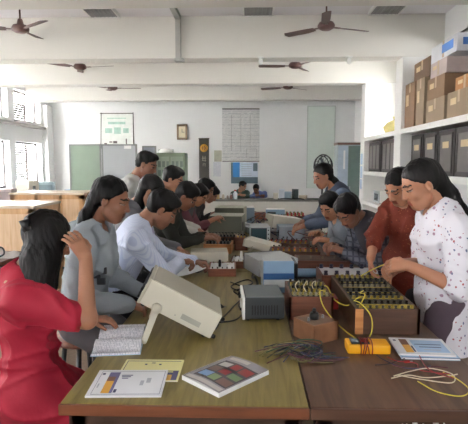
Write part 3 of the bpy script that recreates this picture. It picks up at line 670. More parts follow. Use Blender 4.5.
# ------------------------------------------------------------------ cartons and cases on the right-hand shelves
M_tape = mat('brown_tape', (176, 152, 120), .3); M_lab = mat('beige_label', (206, 186, 146), .7); M_bp2 = mat('blue_carton_print', (70, 120, 190), .6)
def carton(label, y0, y1, z0, h, x0=2.10, x1=2.50, mt=None, pr=None, group='cartons on the top shelf'):
    r = thing('carton', label, 'carton', ((x0 + x1) / 2, (y0 + y1) / 2, z0), 0, group); w = (x1 - x0) / 2; d = (y1 - y0) / 2
    MB().box(-w, w, -d, d, 0, h, bev=.004).build('box_body', mt or M_card, r)
    MB().box(-w - .001, w + .001, -.025, .025, h - .12 if h > .2 else .01, h + .001).build('tape', M_tape, r)
    m = MB()
    if pr:
        m.box(-w - .002, -w, -d * .75, d * .1, h * .3, h * .8)
        for k in range(4): m.box(-w * .7 + k * w * .36, -w * .7 + k * w * .36 + w * .26, -d - .002, -d, h * .35, h * .75)
        m.build('print', pr, r)
    else:
        m.box(-w - .002, -w, d * .2, d * .7, h * .5, h * .75); m.build('label', M_lab, r)
    return r
SZ = 2.036
carton('tall brown carton at the far end of the top shelf against the white column', 6.33, 6.70, SZ, .58, mt=M_cardd)
carton('tall narrow brown carton second from the white column on the top shelf', 5.98, 6.26, SZ, .57)
carton('brown carton at the bottom of the middle stack on the top shelf', 5.36, 5.90, SZ, .265)
carton('brown carton second from the bottom of the middle stack on the top shelf', 5.38, 5.88, SZ + .266, .24, mt=M_cardd)
carton('pinkish white carton between the brown stack and the white and blue carton', 5.34, 5.80, SZ + .507, .165, mt=mat('pinkish_carton', (186, 172, 168), .8))
carton('white carton with blue lettering blocks on top of the stack', 5.10, 5.80, SZ + .673, .18, mt=mat('white_carton', (214, 216, 220), .7), pr=M_bp2)
carton('brown carton nearest the camera on the top shelf', 4.72, 5.28, SZ, .27)
carton('orange-brown small carton lying on the nearest carton of the top shelf', 4.80, 5.24, SZ + .271, .15, x0=2.16, mt=mat('orange_carton', (172, 122, 78), .8))
carton('dark brown carton on top of the two tall cartons', 5.98, 6.55, SZ + .581, .24, x0=2.16, mt=mat('dark_carton', (104, 84, 66), .85))
M_case = mat('black_case', (46, 42, 42), .5, var=.1); M_casei = mat('case_panel', (104, 100, 98), .5, var=.08)
def meter_case(label, y0, y1, lab=True, n=1):
    r = thing('meter_case', label, 'instrument case', (2.30, (y0 + y1) / 2, 1.431), 0, 'black instrument cases on the middle shelf'); d = (y1 - y0) / 2
    MB().box(-.18, .20, -d, d, 0, .50, bev=.006).build('case_body', M_case, r)
    m = MB().box(-.184, -.178, -d + .05, d - .05, .05, .44); m.build('glass_panel', M_casei, r)
    m = MB()
    for k in range(n + 1):
        y = -d + .05 + k * (2 * d - .1) / (n + 0); m.box(-.19, -.18, y - .012, y + .012, .03, .46)
    m.box(-.19, -.18, -d + .038, d - .038, .44, .46).box(-.19, -.18, -d + .038, d - .038, .03, .05)
    m.build('door_frame', M_case, r)
    if lab: MB().box(-.187, -.183, -.08, .08, .30, .37).build('label', M_lab, r)
for lb, a, b, l_, n in (('black instrument case next to the white column, first with a beige label', 6.02, 6.44, True, 1), ('black instrument case second from the white column with a beige label', 5.56, 5.99, True, 1),
        ('black instrument case third from the white column with a beige label', 5.10, 5.53, True, 1), ('black instrument case nearest the camera on the middle shelf', 4.64, 5.07, True, 1),
        ('black glazed case in the far bay of shelves, nearer of two', 7.12, 7.86, False, 3), ('black glazed case in the far bay of shelves, farther of two', 7.92, 8.70, False, 3)):
    meter_case(lb, a, b, l_, n)
r = thing('storage_bin', 'yellowish plastic bag of parts on the top shelf beyond the white column', 'bag', (2.32, 7.7, SZ), .2)
m = MB(); m.lathe([(.10, 0), (.20, .02), (.23, .10), (.17, .17), (.07, .21), (.09, .26), (.02, .27)], 14); m.build('sack', mat('yellow_sack', (196, 184, 120), .7, var=.2, scale=12, bump=.6, bscale=14), r)
MB().tube([(.07 * math.cos(t), .07 * math.sin(t), .21) for t in [k * PI / 6 for k in range(13)]], .008, sub=1).build('tie', M_cardd, r)
r = instrument('power_supply', 'small white box instrument on the lower shelf ledge beyond the column', 'instrument', (2.24, 8.2, .901), -90, .34, .2, .21, M_white, mat('pale_frame', (190, 196, 196), .45), screen=(-.10, .10, .05, .15))
for k, (y, w_, h_, lb) in enumerate(((6.1, .30, .16, 'pale instrument on the low ledge behind the girl in white, farther one'), (5.3, .34, .20, 'white instrument on the low ledge behind the girl in white, nearer one'))):
    instrument('power_supply', lb, 'instrument', (2.28, y, .901), -90, w_, .25, h_, M_lgrey, M_white, knobs=[(-.06, .06, .012), (.0, .06, .012)])
r = thing('retort_stand', 'thin metal laboratory stand on the low ledge behind the girl in white', 'stand', (2.20, 4.75, .901))
MB().box(-.08, .08, -.05, .05, 0, .012, bev=.003).build('base', M_dgrey, r); MB().cyl((0, 0, .012), (0, 0, .38), .006).build('rod', M_steel, r)
MB().cyl((-.06, 0, .30), (.06, 0, .30), .005).cyl((-.06, 0, .27), (-.06, 0, .33), .012).cyl((.06, 0, .27), (.06, 0, .33), .012).build('clamp', M_dgrey, r)
r = thing('wall_notice', 'pale blue paper notices taped on the side of the far steel cupboard', 'paper', (2.053, 8.97, 1.0))
m = MB().box(-.001, .003, -.07, .07, .55, .75).box(-.001, .003, -.07, .07, .30, .52).box(-.001, .003, -.05, .07, .10, .28); m.build('sheets', mat('pale_blue_paper', (186, 204, 228), .8), r)
r['label'] = 'three pale blue paper notices taped one above another on the far white column'

# ------------------------------------------------------------------ back wall and far end
def flat(name, label, cat, x0, x1, z0, z1, mt, th=.012, y=YB):
    r = thing(name, label, cat, ((x0 + x1) / 2, y - th / 2 - .001, z0)); w = (x1 - x0) / 2
    MB().box(-w, w, -th / 2, th / 2, 0, z1 - z0).build('sheet', mt, r); return r, w, z1 - z0
M_mapp = pattern('chart_print', (208, 208, 206), [('Z', 26, .34, (178, 180, 180)), ('Z', 11, .10, (160, 162, 164))], 'lines')
M_rod = mat('dark_rod', (84, 76, 72), .5)
r, w, h = flat('wall_poster', 'white poster with pale green printing and dark side rods, above the green board', 'poster', -3.79, -2.95, 1.98, 2.83, mat('poster_white', (226, 230, 224), .6))
gp = mat('pale_green_print', (164, 198, 184), .6, var=.15, scale=14)
m = MB()
for (a, b, c, d) in ((-.22, .22, .58, .64), (-.30, -.12, .36, .48), (-.07, .10, .34, .50), (.16, .30, .36, .48), (-.24, .24, .72, .74)): m.box(a, b, -.0085, -.006, c, d)
m.build('green_print', gp, r)
m = MB()
for (a, b, c, d) in ((-.33, -.26, .06, .11), (-.1, .0, .10, .16), (.22, .25, .06, .22), (-.2, -.12, .12, .15)): m.box(a, b, -.0085, -.006, c, d)
m.build('dark_print', M_rod, r); MB().cyl((-w, 0, -.03), (-w + .03, 0, h + .02), .012).cyl((w, 0, -.02), (w, 0, h + .02), .012).cyl((-w, 0, h), (w, 0, h), .012).build('hanging_rod', M_rod, r)
r, w, h = flat('wall_chart', 'large grey-white chart of ruled text hanging high on the back wall', 'chart', -.70, .235, 1.63, 2.93, M_mapp)
m = MB()
for x in (-w * .5, 0, w * .5): m.box(x - .003, x + .003, -.008, -.006, .25, h - .15)
m.box(w * .3, w * .85, -.008, -.006, .08, .085).box(w * .3, w * .85, -.008, -.006, .30, .305).box(w * .3, w * .3 + .005, -.008, -.006, .08, .3).box(w * .85, w * .85 + .005, -.008, -.006, .08, .3)
m.build('ruled_lines', M_rod, r); MB().cyl((-w, 0, h), (w, 0, h), .014).cyl((-w, 0, 0), (w, 0, 0), .012).build('hanging_rod', M_rod, r)
r, w, h = flat('hanging_banner', 'narrow black banner with a round golden emblem on the back wall', 'banner', -1.29, -1.035, 1.20, 2.20, mat('banner_black', (52, 50, 44), .7, var=.1))
m = MB(); m.cyl((0, -.006, .76), (0, -.010, .76), .10, .10, 24); m.build('emblem', mat('emblem_gold', (186, 138, 44), .5), r)
m = MB()
for k in range(5): a = k * 2 * PI / 5; m.box(-.012, .012, -.013, -.009, .76 + .035 * math.sin(a) + -.022, .76 + .035 * math.sin(a) + .022, X=Matrix.Translation((.04 * math.cos(a), 0, 0)))
m.box(-.07, .07, -.0125, -.009, .755, .767)
m.build('emblem_stroke', mat('emblem_brown', (104, 66, 20), .6), r)
m = MB()
for (a, b, c, d) in ((-.04, -.02, .44, .56), (.02, .035, .42, .56), (-.055, .05, .50, .515), (-.05, .055, .44, .45), (-.03, .04, .36, .37), (-.03, -.02, .30, .37), (.02, .03, .30, .37)): m.box(a, b, -.009, -.006, c, d)
m.build('pale_mark', mat('banner_mark', (170, 166, 150), .6), r)
MB().cyl((-w - .01, 0, h), (w + .01, 0, h), .012).cyl((-w - .01, 0, 0), (w + .01, 0, 0), .012).build('hanging_rod', M_rod, r)
r = thing('wall_clock', 'small square wall clock in a dark wooden frame', 'clock', (-1.71, YB - .03, 2.17))
m = MB()
for (a, b, c, d) in ((-.13, .13, 0, .05), (-.13, .13, .33, .38), (-.13, -.085, 0, .38), (.085, .13, 0, .38)): m.box(a, b, -.03, .028, c, d, bev=.004)
m.build('frame', mat('clock_frame', (110, 88, 62), .5), r); MB().box(-.09, .09, -.01, .02, .04, .34).build('face', mat('clock_face', (214, 206, 180), .5), r)
MB().box(-.006, .006, -.016, -.01, .18, .27).box(0, .06, -.016, -.01, .18, .19).build('hand', M_black, r)
r, w, h = flat('wall_notice', 'small picture print on the back wall right of the black banner', 'notice', -.905, -.715, 1.62, 1.90, mat('print_tan', (170, 168, 150), .7, var=.2, scale=9), .006)
flat('wall_notice', 'white paper sheet under the small picture print, right of the black banner', 'notice', -.93, -.74, 1.25, 1.61, pattern('sheet_print', (218, 220, 224), [('Z', 40, .4, (190, 192, 200))], 'lines'), .006)
r, w, h = flat('wall_poster', 'blue-edged poster with a white middle under the large chart', 'poster', -.48, .20, 1.07, 1.60, mat('poster_pale', (206, 218, 232), .6), .008)
MB().box(-w, -w + .05, -.0065, -.004, .0, h).box(-w, w, -.0066, -.004, 0, .16).build('dark_band', mat('poster_dark', (96, 116, 126), .6), r)
MB().box(-w + .05, -w + .22, -.0068, -.004, .16, h).build('blue_band', mat('poster_blue', (52, 128, 196), .5), r)
MB().box(w - .12, w - .01, -.0070, -.004, h - .22, h - .02).build('dark_square', mat('poster_dark', (96, 116, 126), .6), r)
m = MB()
for k in range(6): m.box(-w + .26, w - .16, -.0068, -.004, .2 + k * .055, .212 + k * .055)
m.build('printed_lines', M_gr, r)
r, w, h = flat('whiteboard', 'large faint pale board on the right of the back wall behind the pedestal fan', 'board', 1.42, 2.12, .95, 3.0, mat('pale_board', (214, 224, 216), .5, var=.02), .03)
m = MB()
for (a, b, c, d) in ((-w, w, h - .02, h), (-w, -w + .02, 0, h), (w - .02, w, 0, h)): m.box(a, b, -.02, -.012, c, d)
m.build('frame', mat('pale_frame2', (190, 196, 190), .5), r)
# display boards, cabinets
def stand_board(label, x0, x1, y, z0, z1, mt):
    r = thing('display_board', label, 'board', ((x0 + x1) / 2, y, 0), 0); w = (x1 - x0) / 2
    MB().box(-w + .02, w - .02, -.01, .01, z0 + .02, z1 - .02).build('panel', mt, r)
    m = MB()
    for (a, b, c, d) in ((-w, w, z1 - .03, z1), (-w, w, z0, z0 + .03), (-w, -w + .03, z0, z1), (w - .03, w, z0, z1)): m.box(a, b, -.018, .018, c, d)
    m.build('frame', mat('board_frame', (128, 132, 130), .5), r)
    for sx in (-1, 1): MB().box(sx * (w - .02) - .015, sx * (w - .02) + .015, -.015, .015, 0, z0).box(sx * (w - .02) - .02, sx * (w - .02) + .02, -.2, .2, 0, .03).build('leg', M_dgrey, r)
    return r
stand_board('dull green standing board, leftmost at the back of the room', -3.59, -2.955, 9.5, .75, 1.95, mat('board_green', (134, 152, 136), .6, var=.05, scale=3))
b = stand_board('light grey standing board next to the dull green one', -2.94, -2.235, 9.5, .75, 1.95, mat('board_lavender', (170, 175, 178), .6, var=.04, scale=3))
MB().box(.10, .24, -.022, -.008, 1.86, 1.92).build('label', M_white, b)
stand_board('small darker grey board partly hidden behind the standing teacher', -2.22, -1.93, 9.9, .8, 1.93, mat('board_grey', (140, 148, 156), .6))
r = thing('steel_cabinet', 'pale green cabinet with rows of small dark panes behind the students', 'cabinet', (-1.74, 10.45, 0))
MB().box(-.33, .33, 0, .45, 0, 1.80, bev=.006).build('body', mat('cabinet_green', (166, 180, 160), .5, var=.03), r)
m = MB()
for (a, b, c, d) in ((-.33, .33, 1.72, 1.80), (-.33, -.29, .1, 1.8), (.29, .33, .1, 1.8), (-.02, .02, .1, 1.8)): m.box(a, b, -.03, 0, c, d)
m.build('door_frame', mat('cabinet_frame', (140, 156, 132), .5), r)
m = MB()
for i in range(6):
    for j in range(7):
        if i in (2.5,): continue
        x = -.26 + i * .092 + (.02 if i > 2 else 0); m.box(x, x + .06, -.012, .0, .35 + j * .19, .48 + j * .19)
m.build('pane', mat('cabinet_pane', (120, 134, 124), .3), r)
MB().box(-.015, .015, -.05, -.03, .95, 1.05).build('handle', M_steel, r)
r = thing('plastic_cover', 'white bundle lying on top of the pale green cabinet', 'bundle', (-1.86, 10.67, 1.80))
MB().lathe([(.16, 0), (.17, .03), (.13, .08), (.05, .10)], 18).build('bundle', M_white, r); MB().box(-.17, .17, -.01, .01, .0, .085).build('strap', M_lgrey, r)
r = thing('filing_cabinet', 'narrow white cabinet to the left of the pale green cabinet', 'cabinet', (-2.24, 10.75, 0))
MB().box(-.17, .165, -.2, .2, 0, 1.76, bev=.005).build('body', M_white, r)
for k in range(4): d_ = MB().box(-.15, .15, -.215, -.2, .1 + k * .41, .48 + k * .41, bev=.004).build('drawer', M_white, r); MB().box(-.04, .04, -.23, -.215, .36 + k * .41, .38 + k * .41).build('handle', M_steel, d_)
r = thing('steel_cupboard', 'tall steel cupboard with a dark green door and brown top by the far shelves', 'cupboard', (2.21, 10.5, 0))
MB().box(-.32, .32, 0, .42, 0, 1.97, bev=.006).build('body', mat('cupboard_grey', (160, 170, 174), .5), r)
MB().box(-.33, .33, -.02, .44, 1.97, 2.02).build('top', mat('cupboard_top', (112, 80, 70), .5), r)
d_ = MB().box(-.31, -.10, -.02, 0, .06, 1.95, bev=.003).build('door', mat('cupboard_door_pale', (176, 190, 204), .35), r)
MB().box(-.14, -.12, -.04, -.02, .95, 1.08).build('handle', M_steel, d_)
d_ = MB().box(-.09, .31, -.02, 0, .06, 1.95, bev=.003).build('door', mat('cupboard_door_dark', (104, 122, 116), .4), r)
MB().box(-.06, -.04, -.04, -.02, .95, 1.08).build('handle', M_steel, d_)
MB().box(-.20, -.16, -.024, -.02, 1.45, 1.85).build('paper_strip', M_paper, r)
# bench at the far end
r = thing('far_bench', 'long white-fronted bench with a dark top edge across the back of the room', 'bench', (.22, 10.85, 0))
MB().box(-1.55, 1.55, -.27, .27, .735, .775, bev=.003).build('bench_top', mat('bench_top_grey', (120, 118, 112), .5), r)
MB().box(-1.5, 1.5, -.24, -.22, .06, .735).build('front_board', mat('bench_front', (206, 204, 196), .6, var=.03), r)
for x in (-1.46, -.5, .5, 1.46): MB().box(x - .03, x + .03, -.22, .24, 0, .735).build('leg', M_white, r)
random.seed(9)
def small_bottle(x, y, z, h, mt, label, grp):
    r = thing('bottle', label, 'bottle', (x, y, z), 0, grp)
    MB().lathe([(h * .22, 0), (h * .24, h * .05), (h * .24, h * .62), (h * .1, h * .78), (h * .1, h * .86)], 14).build('body', mt, r)
    MB().lathe([(h * .12, h * .86), (h * .12, h)], 12).build('cap', M_red if h > .15 else M_white, r)
for k, (x, h, c) in enumerate(((-.72, .17, (190, 160, 110)), (-.60, .13, (200, 190, 170)), (-.42, .12, (160, 120, 110)), (-.33, .21, (230, 236, 240)), (-.50, .10, (150, 140, 130)))):
    small_bottle(x, 10.75, .776, h, mat('bottle_%d' % c[0], c, .4), 'small bottle on the far bench left of the two seated people, %s' % ['amber leftmost', 'pale second', 'reddish fourth', 'tall white nearest them', 'squat grey middle'][k], 'bottles on the far bench')
for k, (x, w_, h_, c, lb) in enumerate(((.58, .10, .13, (204, 200, 184), 'cream box'), (.72, .12, .22, (206, 214, 222), 'tall white box'), (.86, .14, .16, (150, 172, 190), 'blue-grey box'), (1.02, .10, .22, (96, 110, 110), 'dark green box'), (1.2, .16, .08, (180, 170, 150), 'flat tan box'))):
    r = thing('parts_box', lb + ' among the boxes at the right end of the far bench', 'box', (x, 10.85, .776), random.uniform(-.3, .3), 'boxes on the far bench')
    MB().box(-w_ / 2, w_ / 2, -.08, .08, 0, h_, bev=.004).build('body', mat('pb_%d' % c[0], c, .6), r); MB().box(-w_ / 2 - .003, w_ / 2 + .003, -.083, .083, h_ - .02, h_ + .003, bev=.002).build('lid', mat('pl_%d' % c[0], tuple(min(255, v + 12) for v in c), .6), r)
lead('bench_cable', 'dark cable looped on the right end of the far bench', [(.62, 10.68, .78), (.78, 10.70, .80), (.92, 10.66, .79), (1.06, 10.72, .80), (1.2, 10.68, .78)], .01, M_black, cat='cable')
# pedestal fan behind the girl in the grey jacket
r = thing('pedestal_fan', 'dark pedestal fan standing behind the girl in the grey-blue jacket', 'pedestal fan', (1.42, 9.5, 0), math.radians(35))
MB().lathe([(.20, 0), (.20, .02), (.05, .05), (.03, .06)], 28).build('base', M_black, r); MB().cyl((0, 0, .05), (0, 0, 1.36), .016).build('pole', M_black, r)
MB().cyl((0, -.02, 1.52), (0, .17, 1.52), .05, .045, 16).cyl((0, .06, 1.34), (0, .06, 1.5), .025).build('motor_housing', M_black, r)
m = MB()
for yy, rr in ((-.07, .20), (-.02, .225), (.03, .20)): m.tube([(rr * math.cos(t), yy, 1.52 + rr * math.sin(t)) for t in [k * PI / 14 for k in range(29)]], .011, sub=1)
for k in range(16): a = k * PI / 8; m.tube([(.03 * math.cos(a), -.10, 1.52 + .03 * math.sin(a)), (.2 * math.cos(a), -.07, 1.52 + .2 * math.sin(a)), (.225 * math.cos(a), -.02, 1.52 + .225 * math.sin(a)), (.2 * math.cos(a), .03, 1.52 + .2 * math.sin(a)), (.04 * math.cos(a), .06, 1.52 + .04 * math.sin(a))], .003, n=5, sub=2)
m.build('cage', M_black, r)
for k in range(3):
    X = Matrix.Translation((0, -.04, 1.52)) @ Matrix.Rotation(k * 2 * PI / 3, 4, 'Y') @ Matrix.Rotation(math.radians(20), 4, 'X')
    MB(X).prism([(.02, -.02), (.10, -.06), (.18, -.04), (.185, .04), (.10, .05), (.02, .02)], 'Y', -.002, .002).build('blade', mat('fan_grey_blade', (90, 100, 104), .4), r)

# ------------------------------------------------------------------ left side: cabinets, desks, clutter
def wood_cabinet(label, x0, x1, y0, y1, h, group=None):
    r = thing('wooden_cabinet', label, 'cabinet', ((x0 + x1) / 2, (y0 + y1) / 2, 0), 0, group); w = (x1 - x0) / 2; d = (y1 - y0) / 2
    MB().box(-w, w, -d, d, .05, h - .03, bev=.003).build('body', M_tan, r)
    MB().box(-w - .02, w + .02, -d - .02, d + .02, h - .03, h, bev=.004).build('top', mat('glossy_glare_top', (226, 210, 186), .25, var=.04), r)  # window glare on the top is worked into its pale colour
    m = MB()
    for x in (-w, -w / 3 * 1, w / 3 * 1, w - .05): m.box(x, x + .05, -d - .012, -d, .05, h - .03)
    m.box(-w, w, -d - .012, -d, h - .09, h - .03).box(-w, w, -d - .012, -d, .05, .12)
    for y in (-d, d - .05): m.box(w, w + .012, y, y + .05, .05, h - .03)
    m.box(w, w + .012, -d, d, h - .09, h - .03)
    m.build('face_frame', M_tan2, r); MB().box(-w + .04, w - .04, -d + .04, d - .04, 0, .05).build('plinth', M_dgrey, r)
wood_cabinet('pale wooden cabinet behind the girl in red, nearest on the left', -3.7, -2.30, 5.0, 5.7, 1.12)
wood_cabinet('pale wooden cabinet farther back on the left, before the green board', -3.5, -2.43, 6.9, 7.6, 1.14)
r = thing('side_table', 'dark-edged small wooden table at the far left behind the girl in red', 'table', (-2.32, 4.1, 0))
MB().box(-.45, .22, -.35, .35, .70, .735, bev=.004).build('table_top', M_trim, r)
for x in (-.4, .17):
    for y in (-.3, .3): MB().box(x - .025, x + .025, y - .025, y + .025, 0, .70).build('leg', M_apron, r)
MB().box(-.40, .17, -.32, .32, .62, .70).build('apron', M_apron, r)
r = thing('kettle', 'shiny metal vessel standing on the small table at the far left', 'vessel', (-2.22, 3.98, .735))
MB().lathe([(.05, 0), (.07, .02), (.075, .07), (.05, .12), (.03, .13), (.04, .15)], 22).build('body', M_steel, r)
MB().tube([(.07, 0, .03), (.12, 0, .06), (.11, 0, .11), (.05, 0, .12)], .008).build('handle', M_black, r)
r = thing('cloth_bundle', 'pale crumpled cloth beside the metal vessel on the small left table', 'cloth', (-2.22, 4.2, .735))
m = MB(); m.grid(lambda u, v: ((u - .5) * .3, (v - .5) * .26, .003 + .05 * math.sin(PI * u) * math.sin(PI * v) * (1 + .4 * math.sin(11 * u + 7 * v))), 18, 16); m.build('cloth', mat('pale_cloth', (204, 196, 190), .9, bump=.3), r)
MB().box(-.1, .1, -.08, .08, 0, .012).build('fold', mat('pale_cloth', (204, 196, 190), .9, bump=.3), r)
r = thing('window_desk', 'long white desk along the left wall under the bright windows', 'desk', (-4.55, 8.6, 0))
MB().box(-.5, .5, -2.4, 2.4, .78, .82, bev=.004).build('desk_top', M_white, r)
for y in (-2.3, 0, 2.3): MB().box(-.46, .46, y - .02, y + .02, 0, .78).build('side_panel', M_white, r)
random.seed(15)
KC = [(236, 236, 238), (206, 220, 232), (196, 176, 176), (228, 222, 210), (150, 172, 180)]
DL = ['tall white', 'pale blue', 'pinkish grey', 'off-white', 'blue-grey']; DP = ['nearest', 'second nearest', 'middle', 'second farthest', 'farthest']
for k in range(5):
    c = KC[k]; y = 6.7 + k * .85; h_ = [.62, .34, .30, .42, .36][k]; w_ = [.28, .35, .3, .3, .36][k]
    r = thing('desk_instrument', '%s boxed instrument, %s on the white desk under the left windows' % (DL[k], DP[k]), 'instrument', (-4.35, y, .821), random.uniform(-.3, .3), 'instruments on the window desk')
    MB().box(-w_ / 2, w_ / 2, -w_ / 2, w_ / 2, 0, h_, bev=.012).build('casing', mat('desk_case_%d' % k, c, .5), r)
    MB().box(-w_ / 2 + .03, w_ / 2 - .03, -w_ / 2 - .006, -w_ / 2, h_ * .25, h_ * .85, bev=.002).build('face_plate', mat('desk_face_%d' % k, tuple(int(v * .82) for v in c), .4), r)
    MB().box(w_ / 2, w_ / 2 + .006, -.04, .04, h_ * .35, h_ * .75).build('side_vent', M_mgrey, r)
for k in range(3):
    r = thing('equipment_stack', ['white and blue printer-like machine', 'grey machine with a blue lid', 'white tray machine'][k] + ' on the desk in the far left corner', 'machine', (-3.66 - .02 * k, 10.0 + k * .42, .0), .1 * k)
    MB().box(-.28, .28, -.18, .18, 0, .82, bev=.005).build('stand', M_white, r)
    MB().box(-.24, .24, -.16, .16, .82, .95 + .06 * k, bev=.01).build('casing', [M_lgrey, M_white, M_lgrey][k], r)
    MB().box(-.20, .10, -.14, .14, .95 + .06 * k, 1.03 + .10 * k, bev=.01).build('lid', [M_lblue, M_bluegrey, M_white][k], r)

# ------------------------------------------------------------------ people: one smooth-blended surface each
def axis_pts(lo, hi, step, fine):
    out = [lo]; x = lo
    while x < hi:
        st = step
        for a, b, f in fine:
            if a - step <= x <= b: st = min(st, f)
        x += st; out.append(x)
    return np.array(out, dtype=np.float32)
class Field:
    def __init__(s, lo, hi, step, fine=()):
        s.ax = [axis_pts(lo[i], hi[i], step, [(f[0][i], f[1][i], f[2]) for f in fine]) for i in range(3)]
        s.F = np.ones([len(a) for a in s.ax], dtype=np.float32)
    def sub(s, lo, hi):
        sl = []
        for i in range(3):
            a = max(0, int(np.searchsorted(s.ax[i], lo[i])) - 1); b = min(len(s.ax[i]), int(np.searchsorted(s.ax[i], hi[i])) + 1)
            if b <= a: return None, None
            sl.append(slice(a, b))
        G = [s.ax[0][sl[0]][:, None, None], s.ax[1][sl[1]][None, :, None], s.ax[2][sl[2]][None, None, :]]
        return tuple(sl), G
    def blend(s, lo, hi, dist, k, op='add'):
        pad = k + .03; sl, G = s.sub([v - pad for v in lo], [v + pad for v in hi])
        if sl is None: return
        d = dist(*G); F = s.F[sl]
        if op == 'add':
            h = np.clip(.5 + .5 * (F - d) / k, 0, 1); s.F[sl] = F * (1 - h) + d * h - k * h * (1 - h)
        else:
            d = -d; h = np.clip(.5 - .5 * (F - d) / k, 0, 1); s.F[sl] = F * (1 - h) + d * h + k * h * (1 - h)
    def rc(s, a, b, r1, r2, k=.02, op='add'):
        a = np.array(a, dtype=np.float32); b = np.array(b, dtype=np.float32); ab = b - a; L2 = float(ab @ ab) + 1e-9; R = max(r1, r2)
        def f(x, y, z):
            t = np.clip(((x - a[0]) * ab[0] + (y - a[1]) * ab[1] + (z - a[2]) * ab[2]) / L2, 0, 1)
            return np.sqrt((x - a[0] - t * ab[0]) ** 2 + (y - a[1] - t * ab[1]) ** 2 + (z - a[2] - t * ab[2]) ** 2) - (r1 + (r2 - r1) * t)
        s.blend(np.minimum(a, b) - R, np.maximum(a, b) + R, f, k, op)
    def ell(s, c, M, r, k=.02, op='add'):
        c = np.array(c, dtype=np.float32); M = np.array(M, dtype=np.float32); R = max(r)   # rows of M: local axes
        def f(x, y, z):
            X, Y, Z = x - c[0], y - c[1], z - c[2]
            q = [(M[i][0] * X + M[i][1] * Y + M[i][2] * Z) for i in range(3)]
            k0 = np.sqrt(sum((q[i] / r[i]) ** 2 for i in range(3))) + 1e-6
            k1 = np.sqrt(sum((q[i] / r[i] ** 2) ** 2 for i in range(3))) + 1e-6
            return k0 * (k0 - 1) / k1
        s.blend(c - R, c + R, f, k, op)
    def plane(s, p, n, lo=None, hi=None):
        """cut away the side the normal points to"""
        n = np.array(n, dtype=np.float32); n /= np.linalg.norm(n)
        sl, G = s.sub(lo if lo is not None else [-99] * 3, hi if hi is not None else [99] * 3)
        if sl is None: return
        s.F[sl] = np.maximum(s.F[sl], (G[0] - p[0]) * n[0] + (G[1] - p[1]) * n[1] + (G[2] - p[2]) * n[2])
    def folds(s, amp, fr=34, seed=0):
        x, y, z = s.ax[0][:, None, None], s.ax[1][None, :, None], s.ax[2][None, None, :]
        w = 1.3 * np.sin(x * 8 + seed) + 1.2 * np.sin(y * 9 + z * 6 + seed * 2) + .7 * np.sin(z * 13 - x * 5 + seed)
        q1 = 1 - np.abs(np.sin(x * fr * .33 + z * fr * .30 + w * 1.1 + seed)); q2 = 1 - np.abs(np.sin(y * fr * .42 - z * fr * .24 + w * 1.4 + seed * .7)); q3 = 1 - np.abs(np.sin(z * fr * .50 + w * 1.5 + (x - y) * fr * .16))
        s.F = s.F - (amp * 1.5 * (q1 ** 2.2 + q2 ** 2.2 + .8 * q3 ** 2.5 - .75)).astype(np.float32)
    def mesh(s, name, off, mats, parent, matfn=None):
        F = s.F; I = F < 0
        cs = [(i, j, k) for i in (0, 1) for j in (0, 1) for k in (0, 1)]
        nx, ny, nz = [n - 1 for n in F.shape]
        cnt = np.zeros((nx, ny, nz), dtype=np.int8)
        for (i, j, k) in cs: cnt += I[i:nx + i, j:ny + j, k:nz + k]
        act = np.argwhere((cnt > 0) & (cnt < 8)); N = len(act)
        if N == 0: return None
        vid = np.full((nx, ny, nz), -1, dtype=np.int32); vid[act[:, 0], act[:, 1], act[:, 2]] = np.arange(N)
        V = {c: F[act[:, 0] + c[0], act[:, 1] + c[1], act[:, 2] + c[2]] for c in cs}
        X = {c: np.stack([s.ax[a][act[:, a] + c[a]] for a in range(3)], 1) for c in cs}
        acc = np.zeros((N, 3), dtype=np.float32); num = np.zeros(N, dtype=np.float32)
        for c in cs:
            for a in range(3):
                if c[a]: continue
                d = list(c); d[a] = 1; d = tuple(d); m = (V[c] < 0) != (V[d] < 0)
                t = np.where(m, V[c] / np.where(m, V[c] - V[d], 1), 0)[:, None]
                acc += np.where(m[:, None], X[c] + t * (X[d] - X[c]), 0); num += m
        P = acc / num[:, None]; quads = []
        for a in range(3):
            b, c = (a + 1) % 3, (a + 2) % 3
            s0 = [slice(None)] * 3; s1 = [slice(None)] * 3; s0[a] = slice(0, -1); s1[a] = slice(1, None)
            A = I[tuple(s0)]; B = I[tuple(s1)]; e = np.argwhere(A != B)
            ok = (e[:, b] > 0) & (e[:, b] < F.shape[b] - 1) & (e[:, c] > 0) & (e[:, c] < F.shape[c] - 1); e = e[ok]
            ins = A[e[:, 0], e[:, 1], e[:, 2]]
            def g(db, dc): q = e.copy(); q[:, b] += db; q[:, c] += dc; return vid[q[:, 0], q[:, 1], q[:, 2]]
            q = np.stack([g(-1, -1), g(0, -1), g(0, 0), g(-1, 0)], 1); q[~ins] = q[~ins][:, ::-1]
            quads.append(q)
        Q = np.concatenate(quads); Q = Q[(Q >= 0).all(1)]
        P = P - np.array(off, dtype=np.float32)
        me = bpy.data.meshes.new(name); me.vertices.add(N); me.vertices.foreach_set('co', P.ravel().astype(np.float32))
        n = len(Q); me.loops.add(n * 4); me.loops.foreach_set('vertex_index', Q.ravel().astype(np.int32))
        me.polygons.add(n); me.polygons.foreach_set('loop_start', np.arange(0, n * 4, 4, dtype=np.int32))
        me.update(calc_edges=True)
        me.polygons.foreach_set('use_smooth', np.ones(n, dtype=bool))
        for m in mats: me.materials.append(m)
        if matfn is not None:
            C_ = P[Q].mean(1) + np.array(off, dtype=np.float32); me.polygons.foreach_set('material_index', matfn(C_).astype(np.int32))
        me.update(); o = bpy.data.objects.new(name, me); COL.objects.link(o); o.parent = parent
        return o

